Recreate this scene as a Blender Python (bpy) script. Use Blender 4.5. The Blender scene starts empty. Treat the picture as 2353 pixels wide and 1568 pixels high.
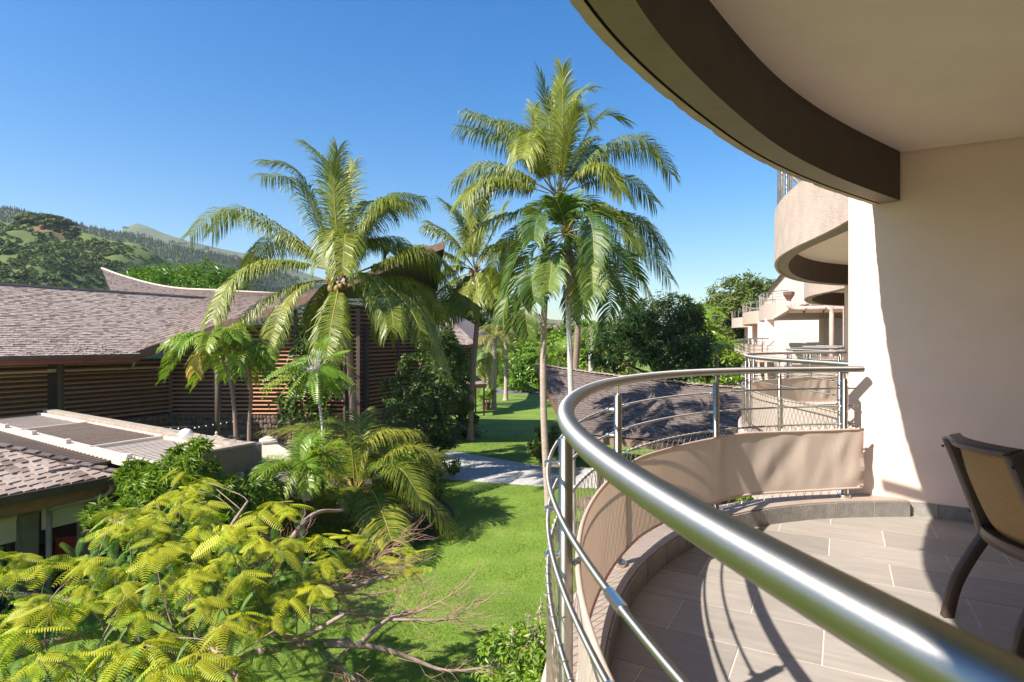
import bpy, math, random
import numpy as np
from mathutils import Matrix, Vector, noise
random.seed(7); rng = np.random.default_rng(7)
scene = bpy.context.scene
C = scene.collection
R = math.radians
# ---------------------------------------------------------------- camera, light, exposure
CAMZ = 5.6
cam_d = bpy.data.cameras.new("camera"); cam = bpy.data.objects.new("camera", cam_d); C.objects.link(cam)
cam.location = (0, 0, CAMZ); cam.rotation_euler = (R(90), 0, 0)
cam_d.sensor_width = 36; cam_d.lens = 20.91; cam_d.clip_start = .02; cam_d.clip_end = 9000
cam_d.dof.use_dof = True; cam_d.dof.focus_distance = 9; cam_d.dof.aperture_fstop = 9
scene.camera = cam
SUN_AZ, SUN_EL = 56.0, 43.0        # the light travels towards azimuth 56 degrees right of the view direction
world = bpy.data.worlds.new("World"); scene.world = world; world.use_nodes = True
wn = world.node_tree; bg = wn.nodes["Background"]
sky = wn.nodes.new("ShaderNodeTexSky"); sky.sky_type = 'NISHITA'; sky.sun_disc = False
sky.sun_elevation = R(SUN_EL); sky.sun_rotation = R(SUN_AZ + 180)
sky.altitude = 0; sky.air_density = 1.3; sky.dust_density = .4; sky.ozone_density = 5
hsv = wn.nodes.new("ShaderNodeHueSaturation"); hsv.inputs["Saturation"].default_value = 1.4; hsv.inputs["Hue"].default_value = .506
wn.links.new(sky.outputs[0], hsv.inputs["Color"]); wn.links.new(hsv.outputs[0], bg.inputs[0]); bg.inputs[1].default_value = .085
sun_d = bpy.data.lights.new("sun", 'SUN'); sun_d.energy = 5.0; sun_d.angle = R(.53); sun_d.color = (1, .93, .81)
sun = bpy.data.objects.new("sun", sun_d); C.objects.link(sun)
LD = Vector((math.sin(R(SUN_AZ)) * math.cos(R(SUN_EL)), math.cos(R(SUN_AZ)) * math.cos(R(SUN_EL)), -math.sin(R(SUN_EL))))
sun.rotation_euler = LD.to_track_quat('-Z', 'Y').to_euler(); sun.location = (-20, -20, 40)
vs = scene.view_settings; vs.view_transform = 'Standard'; vs.look = 'None'; vs.gamma = 1; vs.exposure = 1.1; vs.use_curve_mapping = False
scene.cycles.max_bounces = 10; scene.cycles.diffuse_bounces = 8; scene.cycles.transmission_bounces = 4; scene.cycles.transparent_max_bounces = 8
scene.cycles.use_denoising = True

# ---------------------------------------------------------------- helpers
F, CX, CY = 1367.3, 1176.5, 784.2
def at(px, py, Y): return np.array([(px - CX) / F * Y, Y, CAMZ - (py - CY) / F * Y])
def gr(px, py, z=0):
    Y = (CAMZ - z) * F / (py - CY); return np.array([(px - CX) / F * Y, Y, z])
SN, CN = math.sin(R(29)), math.cos(R(29))
def NW(n, w, z): return np.array([SN * n + CN * w, CN * n - SN * w, z])
def V(*a): return np.array(a, float)
def unit(v): return v / (np.linalg.norm(v) + 1e-12)

class MB:
    def __init__(s): s.v = []; s.f = []
    def add(s, vs, fs):
        o = len(s.v); s.v.extend([tuple(map(float, p)) for p in vs]); s.f.extend([tuple(i + o for i in f) for f in fs])
    def box(s, c, ax, ay, az):          # centre and three half-axis vectors
        c, ax, ay, az = map(np.asarray, (c, ax, ay, az))
        s.add([c - ax - ay - az, c + ax - ay - az, c + ax + ay - az, c - ax + ay - az, c - ax - ay + az, c + ax - ay + az, c + ax + ay + az, c - ax + ay + az],
              [(0, 3, 2, 1), (4, 5, 6, 7), (0, 1, 5, 4), (1, 2, 6, 5), (2, 3, 7, 6), (3, 0, 4, 7)])
    def bar(s, a, b, w, h, up=(0, 0, 1)):   # rectangular bar from a to b, width w across, height h along up
        a, b = np.asarray(a, float), np.asarray(b, float); t = unit(b - a); sd = unit(np.cross(t, up)); u = np.cross(sd, t)
        s.box((a + b) / 2, (b - a) / 2, sd * w / 2, u * h / 2)
    def tube(s, P, r, n=8, caps=True):
        P = np.asarray(P, float); k = len(P); r = np.broadcast_to(np.asarray(r, float), (k,))
        T = np.gradient(P, axis=0); T /= np.linalg.norm(T, axis=1)[:, None] + 1e-12
        u = np.cross(T[0], (0, 0, 1)); u = unit(u) if np.linalg.norm(u) > .1 else unit(np.cross(T[0], (1, 0, 0)))
        vs = []; a = np.arange(n) * 2 * math.pi / n
        for i in range(k):
            u = unit(u - T[i] * (u @ T[i])); w = np.cross(T[i], u)
            vs.extend(P[i] + r[i] * (np.cos(a)[:, None] * u + np.sin(a)[:, None] * w))
        fs = [(i * n + j, i * n + (j + 1) % n, (i + 1) * n + (j + 1) % n, (i + 1) * n + j) for i in range(k - 1) for j in range(n)]
        if caps: fs += [tuple(range(n))[::-1], tuple(range((k - 1) * n, k * n))]
        s.add(vs, fs)
    def grid(s, G, flip=False):            # G[i][j] points
        G = np.asarray(G, float); a, b = G.shape[:2]
        fs = [(i * b + j, i * b + j + 1, (i + 1) * b + j + 1, (i + 1) * b + j) for i in range(a - 1) for j in range(b - 1)]
        s.add(G.reshape(-1, 3), [f[::-1] for f in fs] if flip else fs)
    def prism(s, poly, z0, z1):            # plan polygon (counter-clockwise) extruded
        n = len(poly); s.add([(p[0], p[1], z0) for p in poly] + [(p[0], p[1], z1) for p in poly],
              [tuple(range(n))[::-1], tuple(range(n, 2 * n))] + [(i, (i + 1) % n, n + (i + 1) % n, n + i) for i in range(n)])
    def ring(s, A, B, z0, z1):             # strip between plan curves A and B, solid
        n = len(A); G = [[(p[0], p[1], z) for p in c] for c, z in ((A, z0), (A, z1), (B, z1), (B, z0), (A, z0))]
        s.grid(G)
        for i in (0, n - 1): s.add([(A[i][0], A[i][1], z0), (A[i][0], A[i][1], z1), (B[i][0], B[i][1], z1), (B[i][0], B[i][1], z0)], [(0, 1, 2, 3)])
    def lathe(s, c, prof, n=16):
        c = np.asarray(c, float); a = np.arange(n) * 2 * math.pi / n
        s.add([c + V(r * math.cos(t), r * math.sin(t), z) for r, z in prof for t in a],
              [(i * n + j, i * n + (j + 1) % n, (i + 1) * n + (j + 1) % n, (i + 1) * n + j) for i in range(len(prof) - 1) for j in range(n)] + [tuple(range(n))[::-1], tuple(range((len(prof) - 1) * n, len(prof) * n))])
    def ball(s, c, r, n=12, m=8, sq=(1, 1, 1)):
        s.v_ = len(s.v); prof = [(math.sin(math.pi * (i + .001) / (m + .002)) * r + 1e-5, -math.cos(math.pi * i / m) * r) for i in range(m + 1)]
        b = MB(); b.lathe((0, 0, 0), prof, n); s.add(np.asarray(b.v) * np.asarray(sq) + np.asarray(c), b.f)

def mesh_arrays(name, v, loops, sizes, rnd=None):
    me = bpy.data.meshes.new(name); v = np.ascontiguousarray(v, dtype=np.float32); loops = np.ascontiguousarray(loops, dtype=np.int32); sizes = np.asarray(sizes, dtype=np.int32)
    me.vertices.add(len(v)); me.vertices.foreach_set("co", v.ravel())
    me.loops.add(len(loops))
    if rnd is not None: me.attributes.new('rnd', 'FLOAT', 'POINT').data.foreach_set('value', rnd.astype(np.float32))
    me.loops.foreach_set("vertex_index", loops)
    me.polygons.add(len(sizes)); me.polygons.foreach_set("loop_start", np.r_[0, np.cumsum(sizes)[:-1]].astype(np.int32))
    me.polygons.foreach_set("use_smooth", np.zeros(len(sizes), bool)); me.update(calc_edges=True); return me

def scatter_mesh(name, tv, tf, M, T):      # template verts/faces at N frames M (N,3,3; rows are axes) and places T
    tv = np.asarray(tv, float); N = len(T)
    v = np.einsum('kc,ncd->nkd', tv, M) + T[:, None, :]
    k = len(tv); base = np.concatenate([np.asarray(f) for f in tf]); off = (np.arange(N) * k)[:, None]
    return mesh_arrays(name, v.reshape(-1, 3), (base[None, :] + off).ravel(), np.tile([len(f) for f in tf], N), np.repeat(rng.random(N), k))

def link(name, me, m=None, parent=None, smooth=False):
    if isinstance(me, MB):
        b = me; me = bpy.data.meshes.new(name); me.from_pydata(b.v, [], b.f); me.update()
    if m is not None and not me.materials: me.materials.append(m)
    if smooth: me.polygons.foreach_set("use_smooth", [True] * len(me.polygons))
    o = bpy.data.objects.new(name, me); C.objects.link(o)
    if parent is not None:
        o.parent = parent
        if parent.type == 'EMPTY': o.matrix_parent_inverse = Matrix.Translation(-parent.location)
    return o
def tag(o, label=None, cat=None, group=None, kind=None):
    for k, x in (('label', label), ('category', cat), ('group', group), ('kind', kind)):
        if x: o[k] = x
    return o
def thing(name, label, cat, loc=(0, 0, 0), group=None):
    o = bpy.data.objects.new(name, None); C.objects.link(o); o.location = tuple(map(float, loc)); o.empty_display_size = .2
    return tag(o, label, cat, group)
def kids(o): return [c for c in bpy.data.objects if c.parent == o]
def copy_tree(o, delta, label=None, parent=None):
    c = o.copy(); C.objects.link(c)
    if parent is None: c.location = o.location + Vector(delta)
    else: c.parent = parent; c.matrix_parent_inverse = o.matrix_parent_inverse.copy()
    if label: c['label'] = label
    for k in o.children: copy_tree(k, delta, None, c)
    return c

def link_tube(name, P, r, n, m, parent, caps=True, smooth=True):   # tube whose surface knows its axis (direction of the brushing)
    b = MB(); P = np.asarray(P, float); b.tube(P, r, n, caps); o = link(name, b, m, parent, smooth); T = np.gradient(P, axis=0); T /= np.linalg.norm(T, axis=1)[:, None] + 1e-12
    o.data.attributes.new('axis', 'FLOAT_VECTOR', 'POINT').data.foreach_set('vector', np.repeat(T, n, axis=0).astype(np.float32).ravel())
    for f in o.data.polygons:
        if len(f.vertices) > 4: f.use_smooth = False
    return o
# ---- plan curves
def spline(P, step=.05):
    P = np.asarray(P, float); Q = np.vstack([2 * P[0] - P[1], P, 2 * P[-1] - P[-2]]); out = []
    for i in range(1, len(Q) - 2):
        for t in np.linspace(0, 1, 14, endpoint=False):
            a, b, c, d = Q[i - 1], Q[i], Q[i + 1], Q[i + 2]
            out.append(.5 * ((2 * b) + (c - a) * t + (2 * a - 5 * b + 4 * c - d) * t * t + (3 * b - a - 3 * c + d) * t ** 3))
    out.append(P[-1]); out = np.array(out); s = np.r_[0, np.cumsum(np.linalg.norm(np.diff(out, axis=0), axis=1))]
    n = max(2, int(s[-1] / step) + 1); q = np.linspace(0, s[-1], n)
    return np.array([np.interp(q, s, out[:, k]) for k in range(out.shape[1])]).T
def smooth_curve(c, k=5, it=3):
    c = c.copy()
    for _ in range(it):
        d = c.copy()
        for i in range(1, len(c) - 1):
            a = min(k, i, len(c) - 1 - i); d[i] = c[i - a:i + a + 1].mean(0)
        c = d
    return c
def offset(c, d):                          # positive = left of travel
    t = np.gradient(c, axis=0); t /= np.linalg.norm(t, axis=1)[:, None]; return c + np.c_[-t[:, 1], t[:, 0]] * d
def arclen(c): return np.r_[0, np.cumsum(np.linalg.norm(np.diff(c, axis=0), axis=1))]
def along(c, s):
    a = arclen(c); return np.array([np.interp(s, a, c[:, k]) for k in range(c.shape[1])]).T
def c3(c, z): return np.c_[c, np.full(len(c), z)]

# ---------------------------------------------------------------- materials
def M(name, col, rough=.6, metal=0., var=.25, scale=3., bump=0., bscale=60., transl=0., tones=None, spec=.5, stretch=None, rotz=0, tcol=None, detail=4, wear=None, per='island', aniso=False):
    m = bpy.data.materials.new(name); m.use_nodes = True; nt = m.node_tree; N = nt.nodes; L = nt.links
    p = N["Principled BSDF"]; out = N["Material Output"]
    p.inputs["Roughness"].default_value = rough; p.inputs["Metallic"].default_value = metal; p.inputs["Specular IOR Level"].default_value = spec
    tc = N.new("ShaderNodeTexCoord"); mp = N.new("ShaderNodeMapping"); src = tc.outputs["Object"]
    if rotz:
        m0 = N.new("ShaderNodeMapping"); m0.inputs["Rotation"].default_value = (0, 0, rotz); L.new(src, m0.inputs[0]); src = m0.outputs[0]
    L.new(src, mp.inputs[0])
    if stretch: mp.inputs["Scale"].default_value = stretch
    nz = N.new("ShaderNodeTexNoise"); nz.inputs["Scale"].default_value = scale; nz.inputs["Detail"].default_value = detail; L.new(mp.outputs[0], nz.inputs[0])
    rp = N.new("ShaderNodeMapRange"); rp.inputs[1].default_value = .25; rp.inputs[2].default_value = .75; rp.inputs[3].default_value = 1 - var; rp.inputs[4].default_value = 1 + var
    L.new(nz.outputs[0], rp.inputs[0])
    mul = N.new("ShaderNodeMix"); mul.data_type = 'RGBA'; mul.blend_type = 'MULTIPLY'; mul.inputs[0].default_value = 1
    L.new(rp.outputs[0], mul.inputs[7])
    if tones:
        g = N.new("ShaderNodeNewGeometry"); oi = N.new("ShaderNodeObjectInfo"); ad = N.new("ShaderNodeMath"); ad.operation = 'ADD'; fr = N.new("ShaderNodeMath"); fr.operation = 'FRACT'
        
        if per == 'island': L.new(g.outputs["Random Per Island"], ad.inputs[0])
        else:
            at_ = N.new("ShaderNodeAttribute"); at_.attribute_name = 'rnd'; ml = N.new("ShaderNodeMath"); ml.operation = 'MULTIPLY_ADD'; ml.inputs[1].default_value = .22; L.new(g.outputs["Random Per Island"], ml.inputs[0]); L.new(at_.outputs["Fac"], ml.inputs[2]); L.new(ml.outputs[0], ad.inputs[0])
        L.new(oi.outputs["Random"], ad.inputs[1]); L.new(ad.outputs[0], fr.inputs[0])
        cr = N.new("ShaderNodeValToRGB"); e = cr.color_ramp.elements
        for i, c in enumerate(tones):
            x = e[i] if i < 2 else e.new(.5)
            x.position = i / (len(tones) - 1); x.color = (*c, 1)
        e2 = list(cr.color_ramp.elements)
        L.new(fr.outputs[0], cr.inputs[0]); L.new(cr.outputs[0], mul.inputs[6])
    else: mul.inputs[6].default_value = (*col, 1)
    colo = mul.outputs[2]
    if wear:                                # (colour, scale, amount): stains with their own shape
        wz = N.new("ShaderNodeTexNoise"); wz.inputs["Scale"].default_value = wear[1]; wz.inputs["Detail"].default_value = 7; wz.inputs["Roughness"].default_value = .7; L.new(mp.outputs[0], wz.inputs[0])
        wr = N.new("ShaderNodeMapRange"); wr.inputs[1].default_value = .52; wr.inputs[2].default_value = .72; wr.inputs[4].default_value = wear[2]; L.new(wz.outputs[0], wr.inputs[0])
        wm = N.new("ShaderNodeMix"); wm.data_type = 'RGBA'; wm.inputs[7].default_value = (*wear[0], 1); L.new(wr.outputs[0], wm.inputs[0]); L.new(colo, wm.inputs[6]); colo = wm.outputs[2]
    L.new(colo, p.inputs["Base Color"])
    if bump:
        bz = N.new("ShaderNodeTexNoise"); bz.inputs["Scale"].default_value = bscale; bz.inputs["Detail"].default_value = 5; L.new(mp.outputs[0], bz.inputs[0])
        b = N.new("ShaderNodeBump"); b.inputs["Strength"].default_value = bump; b.inputs["Distance"].default_value = .02; L.new(bz.outputs[0], b.inputs["Height"]); L.new(b.outputs[0], p.inputs["Normal"])
    if aniso:
        aa = N.new("ShaderNodeAttribute"); aa.attribute_name = 'axis'; L.new(aa.outputs["Vector"], p.inputs["Tangent"]); p.inputs["Anisotropic"].default_value = .85
    if transl:
        t = N.new("ShaderNodeBsdfTranslucent"); mx = N.new("ShaderNodeMixShader"); mx.inputs[0].default_value = transl
        if tcol:
            tm = N.new("ShaderNodeMix"); tm.data_type = 'RGBA'; tm.blend_type = 'MULTIPLY'; tm.inputs[0].default_value = 1; tm.inputs[7].default_value = (*tcol, 1); L.new(colo, tm.inputs[6]); L.new(tm.outputs[2], t.inputs[0])
        else: L.new(colo, t.inputs[0])
        L.new(p.outputs[0], mx.inputs[1]); L.new(t.outputs[0], mx.inputs[2]); L.new(mx.outputs[0], out.inputs[0])
    return m
G3 = lambda a, b, c: [a, b, c]
steel = M("stainless_steel", (.70, .68, .655), .25, 1, .06, 14, .02, 300)
steel_rail = M("brushed_steel", (.43, .41, .385), .48, 1, .08, 9, .02, 260, aniso=True, wear=((.45, .43, .40), 22, .3))
wall_paint = M("wall_paint", (.80, .625, .545), .75, 0, .05, 2, .10, 300, wear=((.62, .49, .42), 1.6, .30))
ceil_paint = M("ceiling_paint", (.93, .79, .69), .8, 0, .04, 1.5, .05, 160, wear=((.74, .63, .53), .9, .35))
plaster = M("rough_plaster", (.50, .385, .325), .85, 0, .13, 6, .4, 55, wear=((.36, .28, .23), 5, .35))
beam_paint = M("beam_paint", (.062, .045, .036), .6, 0, .14, 5, .12, 40, wear=((.10, .076, .06), 7, .35))
beam_under = M("beam_soffit_paint", (.24, .19, .145), .65, 0, .1, 4, .15, 60, wear=((.15, .115, .09), 11, .45))
kerb_paint = M("kerb_paint", (.36, .285, .24), .6, 0, .12, 7, .1, 90, wear=((.24, .19, .16), 14, .35))
tile_m = M("floor_tile", (.3, .28, .26), .5, 0, .13, 9, .05, 50, tones=[(.29, .258, .232), (.36, .322, .29), (.325, .292, .265), (.27, .243, .22)], stretch=(.5, 3.2, 1), rotz=R(29), detail=8, wear=((.22, .205, .19), 3, .3))
tile_k = M("kerb_tile", (.2, .2, .2), .5, 0, .22, 14, .25, 70, tones=[(.21, .195, .185), (.27, .25, .235), (.24, .22, .205)], detail=8, wear=((.30, .29, .27), 6, .3))
grout = M("grout", (.60, .55, .48), .9, 0, .1, 20)
fabric = M("screen_fabric", (.68, .56, .48), .8, 0, .05, 6, .1, 500, transl=.34, stretch=(1, 1, .25), tcol=(1.0, .82, .7))
wire_m = M("wire_net", (.4, .37, .33), .4, .8)
brown_plastic = M("chair_plastic", (.055, .036, .027), .42, 0, .1, 10, .03, 200)
chair_mesh = M("chair_mesh", (.43, .26, .10), .65, 0, .12, 40, .5, 260, transl=.3, stretch=(1, 1, 6))
shingle_tones = [(.20, .135, .105), (.33, .245, .20), (.45, .355, .295), (.27, .195, .155), (.39, .30, .25)]
shingle_m = M("weathered_shingle", (.2, .16, .14), .85, 0, .3, 9, .3, 60, tones=shingle_tones, stretch=(3, 3, 3), detail=6)
shingle_dark = M("dark_shingle", (.12, .1, .09), .8, 0, .3, 9, .3, 60, tones=[(.09, .062, .05), (.16, .115, .095), (.215, .16, .135), (.125, .09, .074), (.18, .135, .112)], detail=6)  # tones darkened for the second roof slope, its weaker sun put into colour
shingle_hut = M("hut_shingle", (.12, .1, .1), .75, 0, .25, 12, .3, 60, tones=[(.065, .046, .041), (.115, .086, .078), (.145, .112, .102), (.085, .062, .056), (.125, .096, .087)], detail=6)
underlay = M("roof_underlay", (.05, .04, .035), .9)
louvre_m = M("louvre_wood", (.42, .20, .11), .6, 0, .22, 5, .1, 60, stretch=(1, 1, 8), tones=[(.36, .165, .088), (.48, .23, .125), (.42, .20, .112)])
brown_metal = M("brown_metal", (.085, .06, .05), .45, 0, .1, 6)
fascia_wood = M("fascia_wood", (.16, .085, .055), .6, 0, .25, 6, .1, 40)
dark_wall = M("dark_wall", (.07, .052, .043), .8, 0, .2, 2)
stone_tones = [(.10, .065, .05), (.17, .115, .085), (.22, .15, .11), (.13, .09, .07)]
stone_m = M("wall_stone", (.15, .1, .08), .85, 0, .3, 6, .5, 25, tones=stone_tones)
concrete = M("concrete_coping", (.36, .29, .23), .85, 0, .22, 5, .3, 40, wear=((.22, .18, .15), 6, .5))
slat_white = M("pergola_slat", (.54, .455, .385), .5, 0, .1, 4)
slat_shaded = M("pergola_slat_shaded", (.36, .28, .22), .5, 0, .1, 4)  # same slats made darker: shade between tilted slats put into the colour
white_metal = M("white_metal", (.62, .52, .44), .45, 0, .08, 5, wear=((.5, .42, .36), 7, .3))
red_strip = M("red_flashing", (.45, .06, .045), .5)
canvas_m = M("umbrella_canvas", (.74, .67, .60), .85, 0, .05, 4, .05, 200, transl=.3)
globe_m = M("globe_lamp", (.8, .78, .74), .3)
black_m = M("black_cable", (.015, .014, .013), .5)
glass_m = M("dark_glass", (.02, .035, .035), .05, 0, .1, 1, spec=.8)
red_chair_m = M("red_upholstery", (.32, .02, .015), .6)
trunk_light = M("pale_palm_bark", (.42, .33, .27), .85, 0, .3, 5, .6, 22, stretch=(1, 1, 9))
trunk_coco = M("coconut_bark", (.27, .185, .14), .9, 0, .35, 6, .8, 25, stretch=(1, 1, 7))
trunk_grey = M("grey_ringed_bark", (.50, .46, .43), .85, 0, .2, 4, .4, 20, stretch=(1, 1, 9))
trunk_dark = M("dark_bark", (.10, .075, .06), .9, 0, .3, 6, .6, 30)
branch_m = M("pinkish_branch_bark", (.30, .215, .18), .85, 0, .3, 9, .5, 40)
def leaf(name, tones, tr=.32, rough=.45, tc=(1.1, 1.15, .55), var=.25, sc=1.5): return M(name, tones[0], rough, 0, var, sc, 0, transl=tr, tones=tones, tcol=tc, spec=.45, per='rnd')
coco_leaf = leaf("coconut_leaf", [(.13, .175, .02), (.22, .25, .028), (.34, .32, .042), (.17, .215, .024)], .3, .42)
veit_leaf = leaf("dark_palm_leaf", [(.05, .105, .014), (.09, .15, .02), (.145, .20, .028)], .28, .48)
young_leaf = leaf("young_palm_leaf", [(.12, .19, .022), (.22, .26, .032), (.32, .31, .045)], .32, .36)
bright_palm = leaf("bright_palm_leaf", [(.12, .23, .02), (.20, .30, .028), (.29, .34, .04)], .35, .38)
gold_palm = leaf("golden_palm_leaf", [(.20, .20, .04), (.28, .24, .055), (.17, .20, .035)], .35, .45)
dead_leaf = leaf("dead_frond", [(.28, .19, .10), (.36, .26, .15)], .2, .8, (1, .9, .7))
rachis_m = M("frond_rachis", (.34, .27, .06), .5)
fibre_m = M("palm_fibre", (.30, .165, .075), .9, 0, .4, 20, .5, 60)
poin_leaf = leaf("flame_tree_leaf", [(.17, .32, .02), (.38, .45, .022), (.50, .48, .028), (.23, .36, .02), (.58, .45, .034), (.43, .47, .024)], .42, .5, (1.1, 1.1, .4), .3, 1.2)
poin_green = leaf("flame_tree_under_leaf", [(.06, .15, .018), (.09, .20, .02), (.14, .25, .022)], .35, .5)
bush_leaf = leaf("bush_leaf", [(.11, .21, .018), (.18, .28, .026), (.26, .34, .034)], .3, .35)
dark_leaf = leaf("dark_shrub_leaf", [(.03, .065, .012), (.055, .10, .017), (.085, .14, .024), (.12, .18, .03)], .25, .38)
mango_leaf = leaf("mango_leaf", [(.075, .16, .015), (.12, .23, .018), (.17, .28, .025)], .3, .35)
lime_leaf = leaf("lime_leaf", [(.12, .235, .018), (.18, .30, .024), (.25, .33, .034)], .35, .38)
olive_leaf = leaf("olive_leaf", [(.085, .125, .02), (.13, .17, .027), (.17, .195, .032)], .3, .5)
bluish_leaf = leaf("deep_green_leaf", [(.022, .055, .013), (.035, .078, .018), (.055, .10, .022)], .22, .35)
varieg_leaf = leaf("variegated_leaf", [(.35, .40, .16), (.46, .46, .25), (.22, .32, .08)], .3, .4)
flower_m = leaf("pale_flower", [(.55, .47, .36), (.5, .36, .27), (.40, .36, .22)], .3, .6, (1, 1, .9))
grass_b = leaf("grass_blade", [(.13, .225, .022), (.185, .28, .028), (.24, .32, .038)], .3, .5, (1.1, 1.15, .5), .25, .6)
# ---------------------------------------------------------------- the hotel: party walls, balconies, railings
FL, KT, CEIL, BB, UF, UT = CAMZ - 1.293, CAMZ - 1.175, CAMZ + 1.407, CAMZ + 1.043, 7.2, 7.32
UN = 7.47                                   # one balcony bay along the facade
N1 = 5.305
def sp(P, step=.06): return smooth_curve(spline(P, step), 6, 2)
rail1 = sp([(1.15, -1.6), (.78, -.95), (.5, -.36), (.37, .05), (.302, .33), (.276, .43), (.246, .53), (.199, .70), (.172, .86), (.135, 1.3), (.126, 1.5), (.145, 1.8), (.29, 2.48), (.484, 3.016), (.784, 3.51), (1.278, 4.045), (1.935, 4.379), (2.65, 4.496)])
rail1k = sp([(1.15, -1.6), (.78, -.95), (.5, -.36), (.37, .05), (.302, .33), (.276, .43), (.246, .53), (.199, .70), (.172, .86), (.135, 1.3), (.126, 1.5), (.145, 1.8), (.29, 2.48), (.484, 3.016), (.784, 3.51), (1.278, 4.045), (1.935, 4.379), (2.45, 4.49), (2.93, 4.49)])
rail2 = sp([(2.96, 4.95), (3.03, 5.6), (3.02, 6.2), (3.0, 6.8), (3.06, 7.5), (3.36, 8.6), (3.95, 9.75), (4.7, 10.45), (5.5, 10.85), (6.21, 11.07)], .08)
up1 = sp([(-1.6, -2.1), (-1.3, -1.4), (-.83, -.36), (-.43, .5), (-.02, 1.4), (.165, 1.82), (.432, 2.243), (.832, 2.765), (1.357, 3.371), (1.993, 3.953), (2.775, 4.56)], .04)
up2 = sp([(2.82, 4.86), (2.95, 5.3), (3.05, 5.9), (3.1, 6.49), (3.27, 7.3), (3.53, 8.03), (4.04, 9.06), (4.55, 9.85), (5.1, 10.5), (5.75, 11.0), (6.24, 11.18)], .08)
pipe_grey = M('grey_spout', (.4, .36, .33), .5)
hotel = thing('hotel_building', 'pink beige hotel block with white party walls and a row of curved balconies', 'building', NW(N1, 1, 0))
rooms = []
for k in range(-1, 5):
    n0 = N1 + UN * k + (.0 if k else 0)
    b = MB(); b.box(NW(n0 + .1, 1.62, 5), NW(.1, 0, 0), NW(0, 1.573, 0), V(0, 0, 5)); link('party_wall', b, wall_paint, hotel)
b = MB(); b.box(NW(N1 + 13.5, 3.3, 5), NW(21, 0, 0), NW(0, .1, 0), V(0, 0, 5.0)); link('facade_wall', b, wall_paint, hotel)
def back_poly(c, k, w=3.2, n_a=None, n_b=None):
    P = [tuple(p) for p in c] + [tuple(NW(n_b, w, 0)[:2]), tuple(NW(n_a, w, 0)[:2])]
    return P[::-1]
def unit_parts(kc, kerb_c, low=True, upper=None, shift=0):
    """slab, kerb and fascia of one bay; kerb_c is the handrail's plan curve"""
    d = NW(UN * shift, 0, 0)[:2]; c = kerb_c + d; na, nb = N1 - UN + .2 + UN * kc, N1 + UN * kc
    out, inn = offset(c, .10), offset(c, -.105)
    b = MB(); b.prism(back_poly(offset(c, .0), kc, 3.2, na + .0, nb), FL - .22, FL - .0022); s = link('balcony_slab', b, grout, hotel)
    b = MB(); b.ring(offset(c, .085), inn, FL - .02, KT); link('kerb', b, kerb_paint, hotel)
    g = MB(); zz = [KT - .74, KT - .5, KT - .25, KT - .003]
    g.grid([[(p[0], p[1], z) for p in out] for z in zz] + [[(p[0], p[1], zz[-1]) for p in offset(c, .03)]]); g.grid([[(p[0], p[1], zz[0]) for p in q] for q in (offset(c, -.06), out)])
    link('outer_fascia', g, plaster, hotel, True)
    return s
def upper_parts(kc, c0, shift=0, rough=True):
    c = c0 + NW(UN * shift, 0, 0)[:2]; na, nb = N1 - UN + .2 + UN * kc, N1 + UN * kc
    b = MB(); b.prism(back_poly(offset(c, -.12), kc, 3.2, na, nb), CEIL, UF); link('ceiling', b, ceil_paint, hotel)
    inn = offset(c, -.178)
    g = MB(); g.grid([[(p[0], p[1], BB) for p in inn], [(p[0], p[1], CEIL + .02) for p in inn]]); link('edge_beam', g, beam_paint, hotel, True)
    s = MB(); s.grid([[(p[0], p[1], BB) for p in offset(c, -.05)], [(p[0], p[1], BB) for p in inn]]); link('beam_soffit', s, beam_under, hotel, True)
    q = MB(); a0, a1 = offset(c, -.05), offset(c, -.040)
    q.grid([[(p[0], p[1], z) for p in cc] for cc, z in ((a0, BB), (a0, BB + .014), (a1, BB + .014), (a1, BB - .003))]); link('drip_groove', q, beam_paint, hotel)
    o = MB(); zs = [BB - .004, BB + .1, BB + .25, BB + .45, UT - .01]; rows = [[(p[0], p[1], BB - .004) for p in offset(c, -.04)]]
    for zi, z in enumerate(zs):
        jit = [(noise.noise(Vector((p[0] * 9, p[1] * 9, z * 3))) * .012 + noise.noise(Vector((p[0] * 31, p[1] * 31, 2))) * .007) if rough and zi == 0 else 0 for p in c]
        rows.append([(p[0] + j * -.5, p[1] + j * .5, z + (abs(j) * .5 if zi == 0 else 0)) for p, j in zip(c, jit)])
    rows.append([(p[0], p[1], UT) for p in offset(c, -.012)]); rows.append([(p[0], p[1], UT) for p in offset(c, -.2)])
    o.grid(rows[:2], True); o.grid(rows[1:-2], True); o.grid(rows[-3:], True) if False else o.grid(rows[-2:], True); o.grid([rows[-3], rows[-2]], True); link('balcony_fascia', o, plaster, hotel, True)
slab = unit_parts(0, rail1k)
for k in range(1, 5): unit_parts(k, rail2, shift=k - 1)
upper_parts(0, up1); upper_parts(1, up2); upper_parts(2, up2, 1)
# bay behind the camera, upper slab only
b = MB(); b.prism([tuple(NW(n, w, 0)[:2]) for n, w in ((-9.6, -.6), (-9.6, 3.2), (-2.2, 3.2), (-2.2, -.35))], CEIL, UF); link('ceiling', b, ceil_paint, hotel)
# small drain spout on the edge of the ceiling beam
b = MB(); pt = at(1444, 142, 2.26); b.tube([pt + V(.10, -.07, .05), pt + V(.02, -.01, .035), pt + V(-.015, .012, .01)], [.02, .02, .017], 10); link('drain_spout', b, beam_under, hotel, True)
b = MB(); b.tube([V(.74, 2.54, 7.25), V(.371, 2.863, 7.25)], .036, 12); link('drain_spout', b, pipe_grey, hotel, True)
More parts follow.
